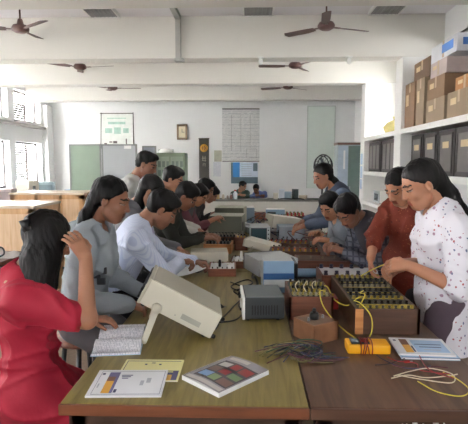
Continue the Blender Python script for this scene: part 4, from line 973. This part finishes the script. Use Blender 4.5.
def V3(*a): return np.array(a, dtype=float)
def unit(v): return v / (np.linalg.norm(v) + 1e-9)
def ik(a, b, l1, l2, pole):
    d = b - a; L_ = np.linalg.norm(d)
    if L_ > (l1 + l2) * .985: f = L_ / ((l1 + l2) * .985); l1 *= f; l2 *= f
    u = unit(d); x = (l1 * l1 - l2 * l2 + L_ * L_) / (2 * L_); h = math.sqrt(max(0, l1 * l1 - x * x))
    p = pole - u * (pole @ u); return a + u * x + unit(p) * h
def frame(yaw, pitch, roll=0):
    """rows: right, forward, up of a head or body looking along yaw (degrees from +x), pitched down by pitch"""
    y = math.radians(yaw); p = math.radians(pitch)
    f = V3(math.cos(y) * math.cos(p), math.sin(y) * math.cos(p), -math.sin(p)); r = unit(np.cross(f, V3(0, 0, 1))); u = np.cross(r, f)
    q = math.radians(roll); r, u = r * math.cos(q) + u * math.sin(q), u * math.cos(q) - r * math.sin(q)
    return np.stack([r, f, u])
SKIN = {}
def skin_mats(key, c):
    if key not in SKIN:
        m = mat('skin_' + key, c, .5, var=.05, scale=12); m.node_tree.nodes['Principled BSDF'].inputs['Subsurface Weight'].default_value = .08
        m.node_tree.nodes['Principled BSDF'].inputs['Subsurface Radius'].default_value = (.012, .004, .002)
        SKIN[key] = [m, mat('lips_' + key, (int(c[0] * .80), int(c[1] * .58), int(c[2] * .58)), .45), mat('eye_white', (150, 138, 130), .5), mat('eye_iris', (30, 20, 16), .2), mat('eyebrow', (30, 24, 22), .7)]
    return SKIN[key]
M_hair = mat('black_hair', (13, 11, 12), .5, var=.35, scale=22, bump=.35, bscale=90, stretch=(1, 1, .15), spec=.22)
M_shoe = mat('dark_shoe', (50, 40, 36), .5)
def hand(F, wrist, d, n, side, s=1.0, curl=(.35, .5), spread=.12, hw=None):
    """d: direction of the palm, n: palm normal (the way the palm faces), side: +1 thumb on +c"""
    d = unit(d); n = unit(n - d * (n @ d)); c = np.cross(n, d) * side; W = wrist
    P0 = W + d * .012 * s; P1 = W + d * .075 * s
    for t in (-.024, -.008, .009, .024): F.rc(P0 + c * t * .7 * s, P1 + c * t * 1.15 * s, .0125 * s, .0115 * s, .012)
    for i, (t, L_) in enumerate(((.030, .070), (.0105, .078), (-.009, .072), (-.0275, .057))):
        r0 = .0088 * s; dd = unit(d + c * spread * t / .03); p = P1 + c * t * s
        a1 = curl[0] * (1 + .12 * i); a2 = a1 + curl[1]; a3 = a2 + curl[1] * .7
        for (a, fr, ra, rb) in ((a1, .44, r0, r0 * .93), (a2, .32, r0 * .93, r0 * .86), (a3, .26, r0 * .86, r0 * .76)):
            q = p + (dd * math.cos(a) + n * math.sin(a)) * L_ * fr * s; F.rc(p, q, ra, rb, .004); p = q
    a = W + d * .022 * s + c * .022 * s; b = a + (d * .55 + c * .75 + n * .25) * .034 * s; e = b + unit(d * .9 + c * .28 + n * .5) * .032 * s; g = e + unit(d * .95 + n * .6) * .022 * s
    F.rc(a, b, .0135 * s, .011 * s, .012); F.rc(b, e, .0105 * s, .0095 * s, .004); F.rc(e, g, .0095 * s, .0078 * s, .003)

def person(label, head, face, pelvis, body_yaw, wr, poles=None, hands=None, sit=None, s=1.0, sex='f', skin=('tan', (150, 102, 76)), hair=None, top=None, bottom=None, near=False, lean=None, feet=None, group=None, curl=(.35, .5), scarf=None):
    head = V3(*head); pelvis = V3(*pelvis); base = V3(pelvis[0], pelvis[1], 0)
    root = thing('person', label, 'person', tuple(base), 0, group)
    HF = frame(*face); B = frame(body_yaw, 0); br, bf = B[0], B[1]
    hd = lambda x, y, z: head + (HF[0] * x + HF[1] * y + HF[2] * z) * s
    nb = hd(0, -.045, -.10) + unit(pelvis - head) * .075 * s - bf * .01
    up = unit(nb - pelvis); tf = unit(bf - up * (bf @ up)); tr = np.cross(tf, up); TM = np.stack([tr, tf, up])
    SL = np.linalg.norm(nb - pelvis); sw = (.168 if sex == 'f' else .188) * s
    at = lambda t, f=0, r=0: pelvis + up * SL * t + tf * f * s + tr * r * s
    sh = {1: at(1, -.005) + tr * sw - up * .045 * s, -1: at(1, -.005) - tr * sw - up * .045 * s}     # +1 = own right
    wr = {1: V3(*wr[0]), -1: V3(*wr[1])}; poles = poles or [None, None]
    el = {}
    for i, sd in enumerate((1, -1)):
        po = V3(*poles[i]) if poles[i] is not None else ((tr * sd * .42 - V3(0, 0, .55) - bf * .55) if sit else (tr * sd * .6 - V3(0, 0, 1) - bf * .3))
        el[sd] = ik(sh[sd], wr[sd], .275 * s, .245 * s, po)
    hips = {sd: pelvis + br * sd * .088 * s - V3(0, 0, .03) for sd in (1, -1)}
    kn, an = {}, {}
    for sd in (1, -1):
        if sit: kn[sd] = hips[sd] + bf * .36 * s + br * sd * .03 + V3(0, 0, sit); an[sd] = V3(*(kn[sd][:2] - bf[:2] * .06), max(.085, kn[sd][2] - .43 * s))
        else: an[sd] = V3(*(base[:2] + br[:2] * sd * .10 + bf[:2] * (feet or 0)), .085); kn[sd] = ik(hips[sd], an[sd], (pelvis[2] - .1) * .52, (pelvis[2] - .1) * .5, bf)
    pts = [head + .2, head - .2, pelvis + .22, pelvis - .22] + [wr[1] + .2, wr[1] - .2, wr[-1] + .2, wr[-1] - .2] + [sh[1] + .1, sh[-1] - .1, sh[1] - .1, sh[-1] + .1, el[1] + .07, el[1] - .07, el[-1] - .07, el[-1] + .07] + [a + q * .2 for a in list(kn.values()) + list(an.values()) for q in (-1, 1)]
    lo = np.min(pts, 0); hi = np.max(pts, 0); lo[2] = max(-.02, lo[2]); 
    st = .0095 if near else .016; fs = .0042 if near else .009
    hb = (head - .125 * s, head + .135 * s, fs)
    fine = [hb] + [(wr[sd] - .12, wr[sd] + .12, .0048 if near else .0085) for sd in (1, -1)]
    F = Field(lo, hi, st, fine)
    # torso
    sm = (top or {}).get('slim', 1.0)
    def torso(F, g, k=.05):
        w = 1.0 if sex == 'm' else .92
        F.ell(at(.0), np.stack([br, bf, V3(0, 0, 1)]), ((.165 * s + g), (.118 * s * sm + g), (.12 * s + g)), k)
        F.ell(at(.32), TM, (.132 * w * s + g, .098 * s * sm + g, .17 * s + g), k)
        F.ell(at(.72, .0), TM, (.150 * w * s + g, (.108 if sex == 'm' else .097) * s + g, .19 * s + g), k)
        F.rc(sh[1] - tr * .02, sh[-1] + tr * .02, (.052 if sex == 'm' else .046) * s + g, (.052 if sex == 'm' else .046) * s + g, k)
        if sex == 'f':
            for q in (-1, 1): F.ell(at(.66, .075, q * .065), TM, (.055 * s + g, .05 * s * sm + g, .055 * s + g), .04)
        F.ell(at(.98, -.02), TM, (.10 * s + g * .6, .06 * s + g * .6, .05 * s + g * .6), k)
    def arm(F, sd, g, frac, k=.02, gw=None):
        gw = g if gw is None else gw
        a, b, c = sh[sd], el[sd], wr[sd]
        if frac <= 1: F.rc(a, a + (b - a) * frac, .052 * s + g, .044 * s + g * 1.1, .03); return
        F.rc(a, b, .051 * s + g, .038 * s + g, .03); q = min(1, frac - 1); F.rc(b, b + (c - b) * q, .037 * s + g, (.026 + .011 * (1 - q)) * s + gw, k)
    def leg(F, sd, g, frac=2, k=.03):
        a, b, c = hips[sd], kn[sd], an[sd]
        F.rc(a, b, .086 * s + g, .056 * s + g, .04)
        if frac > 1: F.rc(b, b + (c - b) * (frac - 1), .054 * s + g, .036 * s + g * 1.3, k)
    torso(F, 0)
    for sd in (1, -1):
        arm(F, sd, 0, 2); leg(F, sd, -.014)
        F.rc(an[sd] - V3(0, 0, .035), an[sd] - V3(0, 0, .045) + bf * .15 * s, .036, .026, .02); F.rc(an[sd] - V3(0, 0, .04) - bf * .03, an[sd] - V3(0, 0, .03), .034, .034, .02)
        h = hands[0 if sd > 0 else 1] if hands else None
        d = V3(*h[0]) if h else unit(wr[sd] - el[sd]) + V3(0, 0, -.15)
        n = V3(*h[1]) if h else V3(0, 0, -1) - tr * sd * .3
        dn = unit(d); nn = unit(n - dn * (n @ dn)); cc = np.cross(nn, dn)
        tsd = 1 if cc @ (-tr * sd + V3(0, 0, .3)) > 0 else -1
        hand(F, wr[sd], d, n, tsd, s * (.95 if sex == 'f' else 1.03) * (1 if near else 1.12), curl=curl)
    # neck and head
    F.rc(at(.99, -.015), hd(0, -.035, -.045), (.056 if sex == 'm' else .045) * s, (.052 if sex == 'm' else .043) * s, .022)
    F.ell(hd(0, -.018, .030), HF, (.073 * s, .092 * s, .082 * s), .02)
    F.ell(hd(0, .022, -.025), HF, ((.060 if sex == 'm' else .056) * s, .066 * s, .086 * s), .02)
    F.ell(hd(0, .040, -.082), HF, (.036 * s, .036 * s, .028 * s), .03)
    F.rc(hd(-.045, .01, -.065), hd(-.018, .058, -.092), .020 * s, .016 * s, .02); F.rc(hd(.045, .01, -.065), hd(.018, .058, -.092), .020 * s, .016 * s, .02)
    F.rc(hd(0, .080, .012), hd(0, .099, -.027), .008 * s, .0110 * s, .010)
    for q in (-1, 1):
        F.ell(hd(q * .011, .092, -.030), HF, (.008 * s, .010 * s, .007 * s), .006)
        F.ell(hd(q * .031, .088, .008), HF, (.018 * s, .012 * s, .011 * s), .010, 'sub')
        F.ell(hd(q * .030, .070, .007), HF, (.0145 * s, .0135 * s, .0115 * s), .004)
        F.rc(hd(q * .014, .083, .027), hd(q * .046, .070, .027), .006 * s, .005 * s, .010)
        F.ell(hd(q * .038, .052, -.028), HF, (.015 * s, .018 * s, .016 * s), .02)
        F.ell(hd(q * .073, -.008, -.008), HF, (.009 * s, .018 * s, .031 * s), .006)
        F.ell(hd(q * .080, -.003, -.006), HF, (.006 * s, .009 * s, .016 * s), .004, 'sub')
    F.rc(hd(-.017, .081, -.0545), hd(.017, .081, -.0545), .0062 * s, .0062 * s, .008)
    F.rc(hd(-.013, .080, -.0655), hd(.013, .080, -.0655), .0072 * s, .0072 * s, .008)
    def mf(C_):
        q = (C_ - head) @ HF.T / s; x, y, z = np.abs(q[:, 0]), q[:, 1], q[:, 2]; o = np.zeros(len(C_), dtype=int)
        near_ = (y > .045) & (x < .07) & (np.abs(z) < .1)
        o[near_ & (x < .021) & (z > -.073) & (z < -.048) & (y > .078)] = 1
        e = ((x - .031) / .0145) ** 2 + ((z - .001) / .0036) ** 2 < 1; o[near_ & e] = 2
        o[near_ & e & (((x - .030) ** 2 + (z - .001) ** 2) < .0070 ** 2)] = 3
        o[near_ & (x > .015) & (x < .047) & (z > .0046) & (z < .0085)] = 4
        o[near_ & (x > .013) & (x < .050) & (z > .0245 - (x - .03) * .1) & (z < .033 - (x - .03) * .15) & (y > .055)] = 4
        return o
    F.mesh('body', base, skin_mats(*skin), root, mf)
    # clothes
    tp = top or {}; seed = int(abs(head[1]) * 100) % 17
    F = Field(lo, hi, st * .92, ()); g = tp.get('g', .012)
    torso(F, g)
    for sd in (1, -1): arm(F, sd, tp.get('gs', g), tp.get('sleeve', 1.95), gw=tp.get('gw'))
    if tp.get('skirt'):
        L_ = tp['skirt']
        if sit:
            for sd in (1, -1): F.rc(hips[sd], hips[sd] + (kn[sd] - hips[sd]) * min(1, L_), .090 * s + g, .070 * s + g, .06)
            F.rc((hips[1] + hips[-1]) / 2, (hips[1] + hips[-1]) / 2 + (kn[1] - hips[1]) * min(1, L_) * .9, .09 * s, .07 * s, .08)
            F.ell(pelvis - V3(0, 0, .04), np.stack([br, bf, V3(0, 0, 1)]), (.165 * s + g, .145 * s + g, .11), .05)
            if L_ >= 1:
                for sd in (1, -1): F.rc(kn[sd], kn[sd] + (an[sd] - kn[sd]) * .45, .075 * s, .085 * s, .05)
        else:
            e = pelvis - V3(0, 0, L_)
            for sd in (1, -1): F.rc(hips[sd] * .6 + pelvis * .4, e * 1 + br * sd * .09 * s, .118 * s * sm + g * .5, .108 * s * sm + g * .5, .06)
            F.plane(e, (0, 0, -1), (lo[0], lo[1], -1), (hi[0], hi[1], e[2] + .15))
            for (p0, r0, p1, r1) in tp.get('slit', ()): F.rc(V3(*p0), V3(*p1), r0, r1, .006, 'sub')
            if 0:
                F.rc(e - V3(0, 0, .03) - br * .14, e + V3(0, 0, .12) - br * .15, .040, .010, .01, 'sub')
    else: F.plane(pelvis - up * tp.get('hem', .09), -up, pelvis - .30, pelvis + .30)
    F.folds(tp.get('fold', .0045), tp.get('fr', 30), seed)
    nk = at(1.02, .0); F.ell(at(1.04, .035), TM, (.062 * s, .062 * s, .05 * s), .01, 'sub')
    F.rc(at(.97, 0), hd(0, -.03, -.06), .064 * s, .056 * s, .008, 'sub')
    F.mesh(tp.get('name', 'shirt'), base, [tp['mat']], root)
    if tp.get('collar'):
        F = Field(nk - .13, nk + .13, .007); F.ell(at(1.0, .0), TM, (.078 * s, .078 * s, .036 * s), .01); F.ell(at(1.02, .002), TM, (.066 * s, .068 * s, .06 * s), .004, 'sub')
        F.ell(at(1.02, .07), TM, (.018, .05, .06), .01, 'sub'); F.mesh('collar', base, [tp.get('cmat', tp['mat'])], root)
    if tp.get('vest'):
        F = Field(lo, hi, st * .95, ()); torso(F, g + .010)
        for q in (1, -1): F.rc(sh[q] + tr * q * .015, sh[q] + tr * q * .2 - up * .05, .070 * s, .08 * s, .02, 'sub')
        F.plane(pelvis - up * .05, -up, pelvis - .30, pelvis + .30)
        F.ell(at(.85, .13), TM, (.05 * s, .08, .16 * s), .01, 'sub'); F.rc(at(.97, 0), hd(0, -.03, -.06), .075 * s, .066 * s, .008, 'sub')
        F.folds(.003, 26, seed); F.mesh('vest', base, [tp['vest']], root)
    F = Field(lo, hi, st, ())
    sk_ = bool(tp.get('skirt'))
    for sd in (1, -1): leg(F, sd, .006 if sk_ else .014, 1.92)
    F.ell(pelvis - V3(0, 0, .01), np.stack([br, bf, V3(0, 0, 1)]), (.148 * s, .10 * s, .09) if sk_ else (.170 * s, .128 * s, .115), .02 if sk_ else .04)
    F.folds(.0015 if sk_ else .004, 26, seed + 3); F.mesh('trousers', base, [bottom or mat('dark_trousers', (48, 46, 52), .8)], root)
    for sd in (1, -1):
        a = an[sd]; F = Field(a - V3(.24, .24, .09), a + V3(.24, .24, .06), .010)
        F.rc(a - V3(0, 0, .045) - bf * .035, a - V3(0, 0, .05) + bf * .15 * s, .043, .034, .02); F.plane(a - V3(0, 0, .012), (0, 0, 1)); F.plane(V3(a[0], a[1], a[2] - .084), (0, 0, -1))
        F.mesh('shoe', base, [M_shoe], root)
    # hair
    hr = hair or {'style': 'short'}; ch = [V3(*p) for p in hr.get('chain', [])]
    pl = [head - .15 * s, head + .15 * s] + [c - .09 for c in ch] + [c + .09 for c in ch]
    F = Field(np.min(pl, 0), np.max(pl, 0), fs * 1.5 if near else .010)
    v = hr.get('vol', .005 if sex == 'm' else .0)
    F.ell(hd(0, -.024, .036), HF, ((.0795 + v) * s, (.096 + v) * s, (.085 + v) * s), .01)
    if sex == 'm': F.ell(hd(0, .028, .088), HF, (.056 * s, .052 * s, .03 * s), .02); F.ell(hd(0, -.050, -.004), HF, (.071 * s, .059 * s, .078 * s), .02)
    tilt_ = .90 if sex == 'm' else .95
    n_ = HF[1] * tilt_ * (1) - HF[2] * 1.0
    F.plane(hd(0, .0, hr.get('line', -.020) if sex == 'm' else .002), n_)
    F.ell(hd(0, .088, -.002), HF, (.054 * s, .060 * s, .068 * s), .02, 'sub')
    if sex == 'm':
        F.plane(hd(0, 0, -.052), -HF[2])
        for q in (-1, 1): F.ell(hd(q * .085, .0, -.014), HF, (.022 * s, .026 * s, .034 * s), .006, 'sub')
    else:
        F.ell(hd(0, -.052, .008), HF, (.069 * s, .060 * s, .060 * s), .02)
        for q in (-1, 1): F.ell(hd(q * .088, .006, -.018), HF, (.020 * s, .022 * s, .032 * s), .006, 'sub')
    rr = hr.get('r', [.045] * len(ch))
    for i in range(len(ch) - 1): F.rc(ch[i], ch[i + 1], rr[i], rr[i + 1], .03)
    x, y, z = F.ax[0][:, None, None], F.ax[1][None, :, None], F.ax[2][None, None, :]
    F.F = F.F + (.0022 * np.sin(x * 210 + 3 * np.sin(z * 25)) * np.sin(y * 190 + 2 * np.sin(z * 31)) + (.0042 if sex == 'm' else .003) * np.sin(x * 75 + z * 30) * np.sin(y * 80 - z * 24)).astype(np.float32)
    ho = F.mesh('hair', base, [M_hair], root)
    if hr.get('clip') is not None:
        c = V3(*hr['clip']) - base; m = MB()
        m.cyl((c[0], c[1], c[2] - .02), (c[0] - .012, c[1], c[2] + .022), .014, .020, 12); m.cyl((c[0] - .016, c[1], c[2] - .018), (c[0] + .016, c[1], c[2] - .006), .013, .013, 12); m.build('hair_clip', M_black, root)
    return root, dict(at=at, hd=hd, sh=sh, el=el, wr=wr, base=base, tr=tr, tf=tf, up=up)

C_crim = mat('crimson_cloth', (158, 16, 46), .75, var=.1, scale=6, bump=.2, bscale=25)
C_hood = mat('grey_sweat_cloth', (146, 154, 160), .85, var=.06, scale=10, bump=.2, bscale=120)
C_stripe = pattern('striped_shirting', (206, 214, 232), [('Y', 75, .35, (188, 198, 224))], 'stripes')
C_white = mat('white_shirting', (206, 206, 204), .8, var=.04)
C_floral = pattern('white_floral_cotton', (224, 222, 230), [(24, .16, (168, 140, 160)), (30, .13, (170, 96, 104)), (27, .13, (112, 118, 150))], 'dots')
C_rust = pattern('rust_print_cotton', (110, 48, 36), [(46, .16, (146, 84, 56)), (30, .10, (80, 34, 30))], 'dots')
C_olive = mat('black_olive_knit', (42, 44, 38), .85, var=.15)
C_grey = mat('grey_shirting', (118, 124, 132), .85, var=.08)
C_blue = mat('slate_blue_denim', (88, 100, 120), .85, var=.12, scale=14)
C_plaid = pattern('grey_plaid', (104, 106, 116), [('X', 26, .3, (66, 68, 80)), ('Z', 26, .3, (72, 74, 86))], 'stripes')
C_pants = mat('dark_trousers', (48, 46, 52), .8); C_jean = mat('navy_jean', (50, 60, 84), .8)
SK_A = ('tan', (158, 110, 84)); SK_B = ('brown', (136, 92, 70)); SK_C = ('warm', (176, 124, 96))

P = {}
# --- left side of the tables, nearest first
P['red'] = person('girl in a crimson short-sleeved dress with long black hair, one hand raised to her head', (-.850, 1.98, 1.24), (42, 24), (-.93, 1.95, .62), 18,
    [(-.655, 1.87, 1.185), (-.75, 2.17, .835)], poles=[(1, -.25, -.9), None], hands=[((-.50, .10, .85), (-.7, .6, -.3)), ((1, .15, -.03), (0, 0, -1))],
    sit=-.14, sex='f', skin=SK_A, near=True, s=.98, curl=(.25, .4),
    hair=dict(chain=[(-.840, 1.94, 1.25), (-.855, 1.91, 1.17), (-.855, 1.885, 1.08), (-.820, 1.86, 1.01)], r=[.075, .074, .066, .035], vol=.006, clip=(-.895, 1.885, 1.315)),
    top=dict(mat=C_crim, sleeve=.80, gs=.020, g=.014, skirt=1.05, fold=.010, fr=38, name='dress'), bottom=C_pants)[0]
stool(-.93, 1.95, .50, 'wooden stool under the girl in the crimson dress')
P['hood'], K = person('girl in a grey hooded sweatshirt with tied back hair, seated beyond the girl in red', (-.741, 2.55, 1.367), (-4, 18), (-.93, 2.58, .73), 2,
    [(-.63, 2.43, .83), (-.60, 2.68, .82)], sit=-.24, sex='f', skin=SK_B, near=True, s=1.02, curl=(.5, .6),
    hair=dict(chain=[(-.83, 2.53, 1.36), (-.868, 2.50, 1.29), (-.882, 2.48, 1.21), (-.885, 2.47, 1.13)], r=[.042, .030, .028, .015], vol=.003),
    top=dict(mat=C_hood, sleeve=1.97, g=.024, gs=.024, gw=.016, hem=.14, fold=.006, name='sweatshirt'), bottom=mat('grey_trousers', (96, 96, 100), .85))
F = Field(K['base'] * 0 + K['at'](1) - .2, K['at'](1) + .2, .009); F.ell(K['at'](.96, -.075), np.eye(3), (.085, .11, .055), .02); F.rc(K['at'](.99, -.04, .09), K['at'](.90, .085, .035), .026, .018, .02); F.rc(K['at'](.99, -.04, -.09), K['at'](.90, .085, -.035), .026, .018, .02)
F.rc(K['at'](.97, 0), K['hd'](0, -.03, -.05), .066, .06, .008, 'sub'); F.folds(.003, 40, 2); F.mesh('hood', K['base'], [C_hood], P['hood'])
m = MB()
for (u, f_, r_) in ((.62, .14, .150), (.56, .10, .158), (.50, .14, .150), (.70, .08, .158)):
    q = K['at'](u, f_ * .75, .118) - K['base']; m.box(q[0] - .022, q[0] + .022, q[1] - .012, q[1] + .004, q[2] - .018, q[2] + .018, bev=.006)
m.build('printed_motif', mat('charcoal_print', (54, 56, 62), .7), P['hood'])
P['stripe'] = person('student in a pale blue striped shirt leaning over and writing on white paper', (-.566, 3.1, 1.265), (8, 38), (-.90, 3.06, .76), 14,
    [(-.475, 3.20, .895), (-.40, 3.44, .85)], poles=[(.1, -.9, -.6), None], hands=[((.8, .5, .0), (.2, .2, -1)), ((1, .1, -.1), (0, 0, -1))], sit=-.24, sex='m', skin=SK_B, near=True, s=1.03, curl=(.8, .9),
    top=dict(mat=C_stripe, sleeve=1.92, g=.018, gs=.018, gw=.016, collar=True, hem=.16, fold=.006), bottom=C_pants)[0]
stool(-.93, 2.58, .61, 'wooden stool under the girl in the grey hooded sweatshirt'); stool(-.90, 3.06, .64, 'wooden stool under the student in the striped shirt')
P['girl5'] = person('girl with black hair and a dark grey shawl seated in front of the standing teacher', (-.745, 3.62, 1.352), (2, 38), (-.97, 3.62, .73), 0,
    [(-.56, 3.52, .90), (-.56, 3.70, .90)], sit=-.24, sex='f', skin=SK_A, s=1.0,
    hair=dict(chain=[(-.81, 3.62, 1.34), (-.86, 3.60, 1.23), (-.87, 3.58, 1.11)], r=[.05, .05, .04], vol=.003), top=dict(mat=mat('dark_grey_shawl', (104, 104, 110), .85), sleeve=1.9, g=.018), bottom=C_pants)[0]
stool(-.97, 3.62, .61, 'wooden stool under the girl in the dark grey shawl')
P['teacher'] = person('man in a pale grey-white shirt standing and looking down at the students on the left', (-.935, 4.35, 1.553), (-12, 24), (-1.13, 4.36, .93), -8,
    [(-1.22, 4.08, .88), (-1.22, 4.62, .88)], sit=None, sex='m', skin=SK_B, s=1.0, hair=dict(line=-.004, vol=-.001), top=dict(mat=C_white, sleeve=1.9, g=.018, collar=True, hem=.12), bottom=mat('brown_trousers', (84, 70, 58), .8))[0]
P['boy7'] = person('young man in a black knitted vest over a pale collar, bending over a wooden tray', (-.541, 4.12, 1.281), (-12, 42), (-.84, 4.12, .76), -3,
    [(-.40, 4.04, .93), (-.38, 4.22, .93)], sit=-.24, sex='m', skin=SK_B, s=1.0, top=dict(mat=C_olive, sleeve=1.9, g=.016, collar=True, cmat=mat('cream_collar', (196, 190, 160), .8)), bottom=C_pants)[0]
stool(-.84, 4.12, .64, 'wooden stool under the young man in the black knitted vest')
P['boy6'] = person('young man in a white open-collared shirt behind the one in the black vest', (-.745, 4.68, 1.413), (-10, 26), (-.88, 4.68, .76), 0,
    [(-.52, 4.60, .90), (-.52, 4.80, .90)], sit=-.24, sex='m', skin=SK_C, s=1.02, top=dict(mat=mat('white_linen', (204, 206, 198), .8), sleeve=1.9, g=.016, collar=True), bottom=C_pants)[0]
stool(-.88, 4.68, .64, 'wooden stool under the young man in the white open-collared shirt')
P['p8'] = person('person in a grey vest and wine-red sleeves reaching over the left table', (-.548, 5.17, 1.225), (-18, 40), (-.85, 5.18, .74), -4,
    [(-.40, 5.04, .97), (-.42, 5.24, .93)], sit=-.24, sex='m', skin=SK_C, s=.98, top=dict(mat=mat('wine_red_cloth', (112, 66, 74), .85), sleeve=1.7, g=.014, vest=mat('grey_vest', (98, 100, 100), .85)), bottom=C_pants)[0]
stool(-.85, 5.18, .62, 'wooden stool under the person in the grey vest and wine-red sleeves')
P['p9'] = person('dark-haired student in a black top, second farthest on the left side of the tables', (-.519, 5.67, 1.265), (-5, 30), (-.84, 5.68, .74), 0,
    [(-.46, 5.58, .88), (-.46, 5.76, .88)], sit=-.24, sex='m', skin=SK_B, s=1.0, top=dict(mat=mat('black_top', (44, 42, 46), .85), sleeve=1.9, g=.014), bottom=C_pants)[0]
stool(-.84, 5.68, .62, 'wooden stool under the dark-haired student in the black top')
P['p10'] = person('farthest student on the left side of the tables, head bowed low, in a dark top', (-.504, 6.21, 1.172), (-5, 45), (-.88, 6.23, .72), 0,
    [(-.50, 6.1, .90), (-.50, 6.30, .90)], sit=-.24, sex='m', skin=SK_B, s=.96, top=dict(mat=mat('charcoal_top', (58, 58, 62), .85), sleeve=1.9, g=.014), bottom=C_pants)[0]
stool(-.88, 6.23, .60, 'wooden stool under the farthest student on the left side')
# --- at the far bench
P['A'] = person('man in a dark green vest and white sleeves seated behind the far bench, left one', (-.167, 11.52, 1.035), (-35, 22), (-.22, 11.62, .50), -82,
    [(-.30, 11.16, .84), (-.12, 11.16, .84)], sit=-.03, sex='m', skin=SK_C, s=.95, top=dict(mat=mat('bottle_green_top', (70, 92, 84), .85), sleeve=1.9, g=.014, collar=True, cmat=C_white), bottom=C_pants)[0]
P['B'] = person('man in a blue shirt seated behind the far bench, right of the other', (.147, 11.5, .965), (-100, 30), (.28, 11.66, .48), -96,
    [(.14, 11.12, .84), (.32, 11.12, .84)], sit=-.03, sex='m', skin=SK_B, s=.92, top=dict(mat=mat('cornflower_shirt', (104, 122, 176), .85), sleeve=1.9, g=.014), bottom=C_pants)[0]
stool(-.22, 11.62, .38, 'low stool behind the far bench under the man in dark green'); stool(.28, 11.66, .36, 'low stool behind the far bench under the man in blue')
# --- right side, farthest first
P['g11'] = person('young woman in a grey-blue jacket standing on the far right side of the tables', (.697, 4.66, 1.445), (196, 24), (1.05, 4.74, .90), 188,
    [(.52, 4.74, .99), (.51, 4.50, .98)], sit=None, sex='f', skin=SK_A, s=1.0, hair=dict(chain=[(.75, 4.68, 1.43), (.82, 4.70, 1.37), (.85, 4.70, 1.26)], r=[.055, .05, .035], vol=.002),
    top=dict(mat=C_blue, sleeve=1.8, g=.020, vest=mat('slate_vest', (66, 74, 92), .85)), bottom=C_pants)[0]
P['p12'] = person('student with a fringe in a greyish top, bowing beside the student in dark plaid', (.672, 4.07, 1.205), (228, 36), (1.04, 4.16, .74), 192,
    [(.60, 4.10, .94), (.66, 3.90, .93)], sit=-.24, sex='m', skin=SK_C, s=.98, top=dict(mat=C_grey, sleeve=1.9, g=.016), bottom=C_pants)[0]
stool(1.04, 4.16, .62, 'wooden stool under the student with a fringe in the greyish top')
P['p13'] = person('student with thick black hair in a dark grey plaid shirt leaning over the right table', (.714, 3.51, 1.217), (222, 46), (1.09, 3.64, .76), 190,
    [(.62, 3.50, .96), (.66, 3.33, .95)], sit=-.24, sex='m', skin=SK_B, s=1.02, near=True, curl=(.6, .7), top=dict(mat=C_plaid, sleeve=1.9, g=.016, vest=mat('charcoal_vest', (52, 52, 58), .85)), bottom=C_pants)[0]
stool(1.09, 3.64, .64, 'wooden stool under the student in the dark grey plaid shirt')
P['rust'] = person('woman in a rust-red printed tunic working with both hands over the terminal boxes', (.955, 3.12, 1.413), (214, 36), (1.08, 3.22, .92), 220,
    [(.735, 2.90, .99), (.895, 2.88, .93)], poles=[(-.8, .3, -.9), (.3, -.1, -1)], hands=[((-.05, -.25, -1), (.9, -.3, 0)), ((-.55, -.25, -.25), (0, .1, -1))],
    sit=None, sex='f', skin=SK_C, s=1.0, near=True, curl=(.45, .5), hair=dict(chain=[(1.01, 3.16, 1.42), (1.06, 3.20, 1.32), (1.08, 3.22, 1.2)], r=[.06, .045, .04], vol=.0),
    top=dict(mat=C_rust, sleeve=1.45, g=.016, gs=.018, skirt=.42, fold=.006, name='tunic'), bottom=C_pants)[0]
P['white'], K = person('girl in a white floral kurta standing at the right table edge holding a yellow wire', (.910, 2.60, 1.450), (184, 26), (1.055, 2.62, .89), 182,
    [(.845, 2.70, 1.00), (.835, 2.51, 1.03)], poles=[(.3, .6, -1), (.25, -.5, -1)], hands=[((-1, -.35, -.05), (0, -.5, -.9)), ((-1, .25, -.05), (.1, .7, -.8))], sit=None, sex='f', skin=SK_C, s=1.10, near=True, curl=(.55, .65),
    hair=dict(chain=[(1.0, 2.59, 1.47), (1.06, 2.575, 1.40), (1.11, 2.56, 1.31), (1.15, 2.55, 1.21), (1.165, 2.55, 1.12)], r=[.05, .036, .036, .032, .018], vol=.002),
    top=dict(mat=C_floral, sleeve=.98, g=.016, gs=.016, slim=.80, skirt=.32, slit=[((1.0, 2.43, .50), .036, (.985, 2.455, .745), .008)], fold=.005, name='kurta'), bottom=mat('maroon_grey_trousers', (84, 70, 80), .85), feet=-.02)
ped = MB().cyl(tuple(K['hd'](.085, -.002, -.045) - K['base']), tuple(K['hd'](.085, -.002, -.06) - K['base']), .004).build('earring', M_gold, P['white'])
